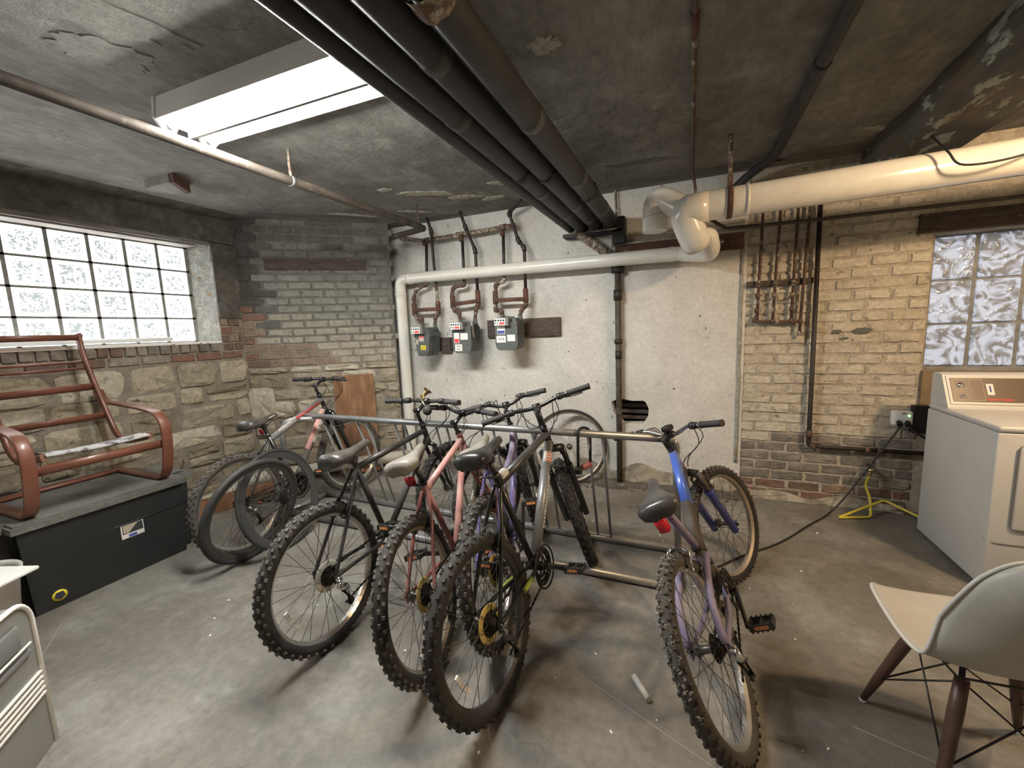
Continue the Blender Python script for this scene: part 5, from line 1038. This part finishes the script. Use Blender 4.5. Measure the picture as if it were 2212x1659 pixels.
for v in bm.verts: v.co = V((v.co.x*.60, v.co.y*.97, v.co.z*.045))
vb = [e for e in bm.edges if abs(e.verts[0].co.z-e.verts[1].co.z) > .03]; bmesh.ops.bevel(bm, geom=vb, offset=.085, segments=6, affect='EDGES'); bmesh.ops.bevel(bm, geom=[e for e in bm.edges if e.verts[0].co.z > .02 and e.verts[1].co.z > .02 and e.is_boundary is False and len(e.link_faces) == 2 and any(abs(f.normal.z) < .5 for f in e.link_faces)], offset=.012, segments=2, affect='EDGES')
m.addbm(bm, lambda v: V(v)+V((0, .01, .497)), False); m.build('lid', MT['tote_lid'], t)
MB().bx((.16, .40, .518), (.19, .46, .5215)).build('lid_handle', MT['black'], t)
x_ = .2725
st = MB().bbox((x_, .04, .235), (x_+.004, .155, .325), .002).build('label_sticker', MT['label_w'], t)
MB().bx((x_+.0035, .046, .265), (x_+.005, .150, .320)).build('printed_photo', MT['photo2'], st)
MB().prism([(.05, .270), (.075, .268), (.125, .317), (.05, .317)], x_+.0048, x_+.0055, lambda y, z, x: V((x, y, z))).build('printed_highlight', MT['photo1'], st)
MB().bx((x_+.0035, .075, .240), (x_+.005, .115, .256)).build('print_band', MT['blueink'], st)
ys = MB().lathe([(0, 0), (.031, 0), (.031, .0025), (0, .0025)], (.2700, -.255, .065), (1, 0, 0), 30).build('round_sticker', MT['label_y'], t)
MB().lathe([(0, 0), (.024, 0), (.024, .0006), (0, .0006)], (.2723, -.255, .065), (1, 0, 0), 5, False).build('printed_shape', MT['ink'], ys)
# ------------------------------------------------------------ bentwood armchair frame
t = thing('armchair_frame', 'reddish brown bentwood armchair frame without cushions standing on the black tote', 'armchair', (-3.45, 1.2, .523)); o0 = V((-3.45, 1.2, .523)); q_ = lambda v: v-o0
for yy in (.90, 1.515):
    P = [(-3.84, yy, 1.10), (-3.80, yy, 1.045), (-3.74, yy, 1.02), (-3.55, yy, 1.012), (-3.22, yy, .985), (-3.12, yy, .945), (-3.085, yy, .86), (-3.10, yy, .72), (-3.135, yy, .60), (-3.19, yy, .540), (-3.27, yy, .531), (-3.55, yy, .532), (-3.78, yy, .536)]
    MB().tube(smoothpath(P, 5), .01, 12, flat=(.030, .0105), up=(0, 1, 0)).build('arm_and_leg_loop', MT['beech'], t, tf=q_)
for yy in (.965, 1.435):
    P = [(-3.765, yy, 1.50), (-3.755, yy, 1.40), (-3.70, yy, 1.24), (-3.62, yy, 1.07), (-3.55, yy, .93), (-3.50, yy, .845), (-3.43, yy, .80), (-3.33, yy, .80), (-3.10, yy, .845)]
    MB().tube(smoothpath(P, 5), .01, 12, flat=(.013, .021), up=(0, 1, 0)).build('side_rail', MT['beech'], t, tf=q_)
for x, z, h_, th in ((-3.757, 1.475, .042, .02), (-3.74, 1.31, .016, .016), (-3.725, 1.268, .016, .016), (-3.665, 1.145, .05, .018), (-3.575, .955, .045, .018)): MB().tube([(x-.006, .95, z), (x-.006, 1.45, z)], .01, 8, flat=(h_/2, th/2), up=(.35, 0, .94)).build('back_slat', MT['beech'], t, tf=q_)
MB().tube([(-3.115, .88, .775), (-3.115, 1.53, .775)], .01, 8, flat=(.026, .012), up=(0, 0, 1)).build('front_cross_bar', MT['beech'], t, tf=q_)
MB().tube([(-3.72, .88, .535), (-3.72, 1.53, .535)], .01, 8, flat=(.012, .03), up=(0, 0, 1)).build('rear_cross_bar', MT['beech'], t, tf=q_)
m = MB(); n_ = 14; vs = []
for i in range(n_):
    y = .97+.46*i/(n_-1); sg = -.012*math.sin(PI*i/(n_-1))
    for x, z in ((-3.085, .853), (-3.11, .868), (-3.19, .862), (-3.24, .85), (-3.19, .84), (-3.10, .835)): vs.append((x, y, .853+(z-.853)*.6+sg+.003*noise.noise(V((x*20, y*20, 1)))))
m.add(vs, [(i*6+j, i*6+(j+1) % 6, (i+1)*6+(j+1) % 6, (i+1)*6+j) for i in range(n_-1) for j in range(6)], True); m.build('seat_webbing', MT['fabric_w'], t, tf=q_)
# ------------------------------------------------------------ grey appliance and bin at the lower left
t = thing('heater', 'grey portable appliance with rounded top and five white vent lines at the lower left', 'appliance', (-2.1, .55, 0), rz=0); t.rotation_euler = (0, 0, math.atan2(.697, -.717))
# local x runs along the front towards the camera, y: into the room is negative
m = MB()
HZ = .565
def rrect(w0, w1, h_, r_, inset=0):
    P = [(w0, 0.0)]; 
    for k in range(9): a = PI-PI/2*k/8; P.append((w0+r_+r_*math.cos(a), h_-r_+r_*math.sin(a)))
    for k in range(9): a = PI/2-PI/2*k/8; P.append((w1-r_+r_*math.cos(a), h_-r_+r_*math.sin(a)))
    P.append((w1, 0.0)); return P
m.prism(rrect(-.62, .0, HZ, .085), .0, .30, lambda x, z, y: V((x, y, z))); 
body = m.build('body', MT['appliance'], t)
rim = rrect(-.62, .0, HZ, .085)
MB().tube([(x, -.002, z) for x, z in rim], .008, 8, flat=(.007, .008)).build('edge_trim', MT['white'], t)
for k in range(5): MB().bx((-.60, -.010, .285-.020*k), (-.012, .002, .290-.020*k)).build('vent_line', MT['label_w'], t)
MB().bbox((-.58, -.012, HZ-.14), (-.075, .004, HZ-.055), .01).build('control_recess', MT['appliance_d'], t)
MB().tube([(-.58, -.010, HZ-.148), (-.04, -.010, HZ-.148)], .0045, 6).build('recess_lip', MT['white'], t)
MB().bx((-.34, -.009, HZ-.185), (-.04, .001, HZ-.173)).build('slot', MT['appliance_d'], t)
t = thing('waste_bin', 'white plastic bin behind the grey appliance, with a white board on top', 'bin', (-2.985, .62, 0))
MB().lathe([(0, 0), (.12, 0), (.155, .36), (.165, .375), (.168, .392), (.158, .392), (.150, .375), (.115, .012), (0, .012)], n=32).build('bin_body', MT['bin'], t)
tag(MB().bbox((0, 0, 0), (.55, .48, .018), .006).build('white_board', MT['white']), 'flat white board lying across the white bin at the left edge', 'board')
o = bpy.data.objects['white_board']; o.location = (-2.775, .785, .394); o.rotation_euler = (0, 0, math.radians(-158+0)); 
# ------------------------------------------------------------ dryer
t = thing('clothes_dryer', 'coin laundry dryer numbered 1, grey sided, at the right edge under the right window', 'dryer', (1.745, 3.06, 0)); o0 = V((1.745, 3.06, 0)); q_ = lambda v: v-o0
DX0, DX1, DY0, DY1, DH = 1.40, 2.09, 2.74, 3.40, .862
MB().bbox((DX0, DY0, .02), (DX1, DY1, DH-.035), .006).build('cabinet', MT['almond'], t, tf=q_)
MB().bbox((DX0, DY0-.004, DH-.033), (DX1, DY1, DH), .014, 3).build('top_panel', MT['almond'], t, tf=q_)
MB().bx((DX0+.03, DY0+.04, 0), (DX1-.03, DY1-.03, .03)).build('plinth', MT['black'], t, tf=q_)
m = MB(); cpf = [(DY1, DH), (DY1, 1.045), (DY1-.012, 1.058), (3.315, 1.058), (3.30, 1.05), (3.205, .875), (3.20, DH)]
m.prism(cpf, DX0+.008, DX1-.008, lambda y, z, x: V((x, y, z))); cons = m.build('console', MT['almond'], t, tf=q_)
d_ = V((0, 3.30-3.205, 1.05-.875)); u_ = d_.normalized(); nn = V((0, -u_.z, u_.y))
def con(x, k, o): return V((x, 3.205, .875))+u_*(k*d_.length)+nn*o
def quadbox(m, x0, x1, k0, k1, o0_, o1_): m.add([con(x, k, o) for o in (o0_, o1_) for x, k in ((x0, k0), (x1, k0), (x1, k1), (x0, k1))], [(0, 1, 2, 3), (4, 7, 6, 5), (0, 4, 5, 1), (1, 5, 6, 2), (2, 6, 7, 3), (3, 7, 4, 0)], False); return m
quadbox(MB(), DX0+.022, DX1-.022, .06, .98, -.002, .006).build('console_frame', MT['almond'], t, tf=q_)
quadbox(MB(), DX0+.035, DX1-.035, .14, .88, .004, .0085).build('control_panel', MT['panel'], t, tf=q_)
m = MB()
for x0, x1, k0, k1 in ((.045, .105, .52, .84), (.045, .105, .18, .46), (.115, .175, .18, .84)):
    for a, b, c, d in ((x0, x1, k0, k0+.012), (x0, x1, k1-.012, k1), (x0, x0+.0015, k0, k1), (x1-.0015, x1, k0, k1)): quadbox(m, DX0+a, DX0+b, c, d, .0083, .0088)
m.build('panel_lines', MT['photo1'], t, tf=q_)
lb = quadbox(MB(), DX0+.188, DX0+.218, .36, .70, .008, .0095).build('number_label', MT['label_w'], t, tf=q_)
Fp = lambda cx, ck: (lambda a, b, c: con(DX0+cx+a, ck, .0098+c)+u_*b-o0)
text_mesh('number', '1', .052, MT['blueink'], Fp(.203, .53), lb, bold=.001)
text_mesh('lettering', 'Speed Queen', .018, MT['redink'], Fp(.236, .22), t, bold=.0006, sx=1.1)
for k_, mt_, r_ in ((.66, 'chrome', .012), (.30, 'chrome', .007)): MB().lathe([(r_*1.3, 0), (r_*1.3, .004), (r_, .005), (r_*.8, .014), (0, .015)], con(DX0+.078, k_, .008), nn, 14).build('key_switch', MT[mt_], t, tf=q_)
# door outline and seams on the front
def rr2(x0, x1, z0, z1, r_, k=6):
    P = []
    for cx, cz, a0 in ((x1-r_, z1-r_, 0), (x0+r_, z1-r_, PI/2), (x0+r_, z0+r_, PI), (x1-r_, z0+r_, 1.5*PI)):
        for i in range(k+1): a = a0+PI/2*i/k; P.append((cx+r_*math.cos(a), DY0-.006, cz+r_*math.sin(a)))
    return P
MB().tube(rr2(DX0+.075, DX1-.10, .335, .775, .035), .0035, 6, closed=True).build('door_seam', MT['appliance_d'], t, tf=q_)
MB().bbox((DX0+.08, DY0-.014, .34), (DX1-.105, DY0+.002, .77), .012, 3).build('door', MT['almond'], t, tf=q_)
MB().tube(roundpath([(DX0-.001, DY0+.02, .275), (DX0+.02, DY0-.003, .262), (DX1, DY0-.003, .262)], .02, 3), .0028, 5).build('panel_seam', MT['appliance_d'], t, tf=q_)
# ------------------------------------------------------------ moulded shell chair
t = thing('shell_chair', 'white moulded shell chair on dark dowel legs with wire bracing at the lower right', 'chair', (.845, 1.60, 0)); t.rotation_euler = (0, 0, .08)
prof = [(.215, .425, .165), (.205, .442, .195), (.16, .447, .222), (.08, .432, .232), (-.02, .418, .236), (-.11, .418, .236), (-.17, .440, .232), (-.205, .485, .224), (-.232, .545, .215), (-.262, .615, .205), (-.292, .69, .19), (-.312, .75, .168), (-.325, .795, .128), (-.329, .812, .085)]
pp = smoothpath([V((a, b, c)) for a, b, c in prof], 3); nu = 21; vs = []
for i, p in enumerate(pp):
    tt_ = i/(len(pp)-1)
    for j in range(nu):
        u = -1+2*j/(nu-1); back = min(1, max(0, (tt_-.42)/.25)); e = abs(u)**2.6
        seat = 1-back; y = p.x + back*.085*e + (-.02*e if tt_ < .1 else 0); z = p.y + seat*(.030*e*math.sin(min(1, tt_*3)*PI/2) - .014*(1-abs(u)**2)*math.sin(min(1, tt_/.42)*PI)) + back*.0
        vs.append(V((p.z*u, y, z)))
me_n = len(pp); m = MB(); m.add(vs, [(i*nu+j, i*nu+j+1, (i+1)*nu+j+1, (i+1)*nu+j) for i in range(me_n-1) for j in range(nu-1)], True)
sh = m.build('seat_shell', MT['shell'], t)
md = sh.modifiers.new('thick', 'SOLIDIFY'); md.thickness = .007; md.offset = -1
dg = bpy.context.evaluated_depsgraph_get(); me_ = bpy.data.meshes.new_from_object(sh.evaluated_get(dg)); sh.modifiers.clear(); sh.data = me_
edge = [vs[j] for j in range(nu)] + [vs[i*nu+nu-1] for i in range(1, me_n)] + [vs[(me_n-1)*nu+j] for j in range(nu-2, -1, -1)] + [vs[i*nu] for i in range(me_n-2, 0, -1)]
MB().tube(edge, .0052, 6, closed=True).build('rim', MT['shell_edge'], t)
feet = [(-.215, .17), (.215, .17), (-.185, -.19), (.185, -.19)]; tops = [(-.125, .085), (.125, .085), (-.115, -.115), (.115, -.115)]
for (fx_, fy_), (tx_, ty_) in zip(feet, tops):
    a_, b_ = V((fx_, fy_, .012)), V((tx_, ty_, .375)); l_ = MB().tube([a_, a_.lerp(b_, .3), a_.lerp(b_, .75), b_], [.010, .0155, .0185, .0165], 14).build('leg', MT['walnut'], t)
    MB().tube([V((fx_*1.008, fy_*1.008, 0)), a_], .0105, 10).build('foot_glide', MT['white'], l_)
def legp(i, k): return V((feet[i][0], feet[i][1], .012)).lerp(V((tops[i][0], tops[i][1], .375)), k)
for i, j in ((0, 1), (0, 2), (1, 3), (2, 3)):
    MB().tube([legp(i, .30), legp(j, .98)], .003, 6).build('wire_brace', MT['wire'], t); MB().tube([legp(j, .30), legp(i, .98)], .003, 6).build('wire_brace', MT['wire'], t)
MB().tube([(-.15, .11, .395), (.15, .11, .395), (.14, -.14, .395), (-.14, -.14, .395)], .004, 6, closed=True).build('wire_base', MT['wire'], t)
for i in range(4):
    MB().tube([legp(i, .96), V((tops[i][0]*.9, tops[i][1]*.8, .412))], .007, 8).build('seat_mount', MT['black'], t)
# ------------------------------------------------------------ socket adapter, hose, cords, debris
t = thing('power_adapter', 'white plug-in power adapter on the brick wall beside the dryer', 'adapter', (1.38, 3.68, .70)); q_ = lambda v: v-V((1.38, 3.68, .70))
MB().bbox((1.325, 3.655, .648), (1.437, 3.715, .752), .014, 3).build('adapter_body', MT['adapter'], t, tf=q_)
MB().bx((1.372, 3.652, .735), (1.392, 3.657, .742)).build('switch', MT['appliance_d'], t, tf=q_)
MB().tube([(1.412, 3.656, .722), (1.412, 3.650, .722)], .005, 8).build('indicator', MT['led'], t, tf=q_)
for x in (1.36, 1.405): MB().tube([(x, 3.66, .675), (x-.005, 3.625, .66)], .016, 10).build('plug', MT['black'], t, tf=q_)
tag(MB().bx((1.44, 3.66, .60), (1.62, 3.72, .79)).build('junction_box', MT['black'], loc=(1.5, 3.69, .7)), 'dark metal electrical box half hidden behind the dryer', 'electrical box')
tag(MB().tube(smoothpath([(1.358, 3.62, .655), (1.30, 3.60, .56), (1.14, 3.585, .26), (.98, 3.52, .03), (.78, 3.26, .008), (.55, 2.93, .007), (.31, 2.68, .007), (.16, 2.50, .007), (.02, 2.42, .007)], 5), .0055, 6).build('extension_cord', MT['cable'], loc=(1.36, 3.6, .6)), 'long black power cord hanging from the white adapter and crossing the floor', 'cord')
tag(MB().tube(smoothpath([(1.40, 3.62, .655), (1.43, 3.60, .62), (1.48, 3.59, .585), (1.55, 3.6, .56)], 5), .007, 6).build('short_cord', MT['cable'], loc=(1.4, 3.6, .6)), 'short black cord from the white adapter towards the dryer', 'cord')
t = thing('gas_hose', 'yellow flexible gas hose curled on the floor from a valve in the brick wall', 'hose', (1.2, 3.6, .1)); q_ = lambda v: v-V((1.2, 3.6, .1))
MB().tube(roundpath([(1.215, 3.64, .27), (1.185, 3.62, .215), (1.215, 3.60, .12), (1.20, 3.52, .012), (.99, 3.44, .012), (1.30, 3.62, .11), (1.50, 3.42, .05), (1.60, 3.3, .03)], .025, 4), .0085, 8).build('hose_run', MT['hose'], t, tf=q_)
MB().tube([(1.228, 3.72, .335), (1.225, 3.66, .31), (1.215, 3.645, .275)], .013, 8).tube([(1.225, 3.655, .30), (1.225, 3.655, .325)], .02, 8).build('valve', MT['brass'], t, tf=q_)
rd = random.Random(9)
o = tag(MB().tube([(-.055, 0, .012), (.055, 0, .012)], .0125, 10).build('plastic_tube', MT['bin']), 'short pale plastic tube lying on the open floor near the blue bike', 'tube'); o.location = (-.15, 1.51, 0); o.rotation_euler = (0, 0, -.95)
# dirt and rubble along the foot of the plaster wall
m = MB()
for k in range(420):
    x = rd.uniform(-2.6, .45); y = 3.70-abs(rd.gauss(0, .10)); s_ = rd.uniform(.004, .018); 
    if rd.random() < .15: y = 3.66-rd.random()*.75; s_ *= .6
    m.box((x, y, s_*.3), (s_*rd.uniform(.8, 1.8), s_, s_*.7), Matrix.Rotation(rd.uniform(0, 3), 3, 'Z'))
tag(m.build('rubble', MT['silt'], kind='stuff'), 'crumbs of fallen plaster scattered along the foot of the back wall', 'rubble')
m = MB(); vs = []; nx_, ny_ = 60, 7
for j in range(ny_):
    for i in range(nx_):
        x = -2.6+3.0*i/(nx_-1); t_ = j/(ny_-1); dpt = .16+.14*noise.noise(V((x*2.5, 3, 1))); vs.append((x, YB-.005-dpt*t_, .028*(1-t_)**1.5*(1+.8*noise.noise(V((x*14, t_*9, 0))))-.003*(j == ny_-1)))
m.add(vs, [(j*nx_+i, j*nx_+i+1, (j+1)*nx_+i+1, (j+1)*nx_+i) for j in range(ny_-1) for i in range(nx_-1)], True); tag(m.build('dirt_drift', MT['silt'], kind='stuff'), 'brown dirt drifted against the foot of the plastered back wall', 'dirt')
m = MB()
for k in range(60):
    x, y = rd.uniform(-2.4, 1.4), rd.uniform(.9, 3.3); s_ = rd.uniform(.003, .008); m.box((x, y, s_*.3), (s_*rd.uniform(1, 2.5), s_, s_*.6), Matrix.Rotation(rd.uniform(0, 3), 3, 'Z'))
tag(m.build('floor_crumbs', MT['label_w'], kind='stuff'), 'tiny pale crumbs scattered over the concrete floor', 'crumbs')
m = MB()
for (a, b) in (((-1.10, 1.95), (-.62, 1.12)), ((-.62, 1.60), (.20, 1.25)), ((.55, 1.62), (1.35, 1.40)), ((-3.0, .9), (-2.4, .5))):
    P = [V((a[0], a[1], .0005)).lerp(V((b[0], b[1], .0005)), k/8)+V((.01*noise.noise(V((k, a[0], 0))), .01*noise.noise(V((k, a[1], 5))), 0)) for k in range(9)]; m.tube(P, .002, 4, flat=(.0022, .0006), up=(0, 1, 0))
m.build('floor_seam', mat('pale_seam', (.36, .34, .31), .8), fl, kind='stuff')
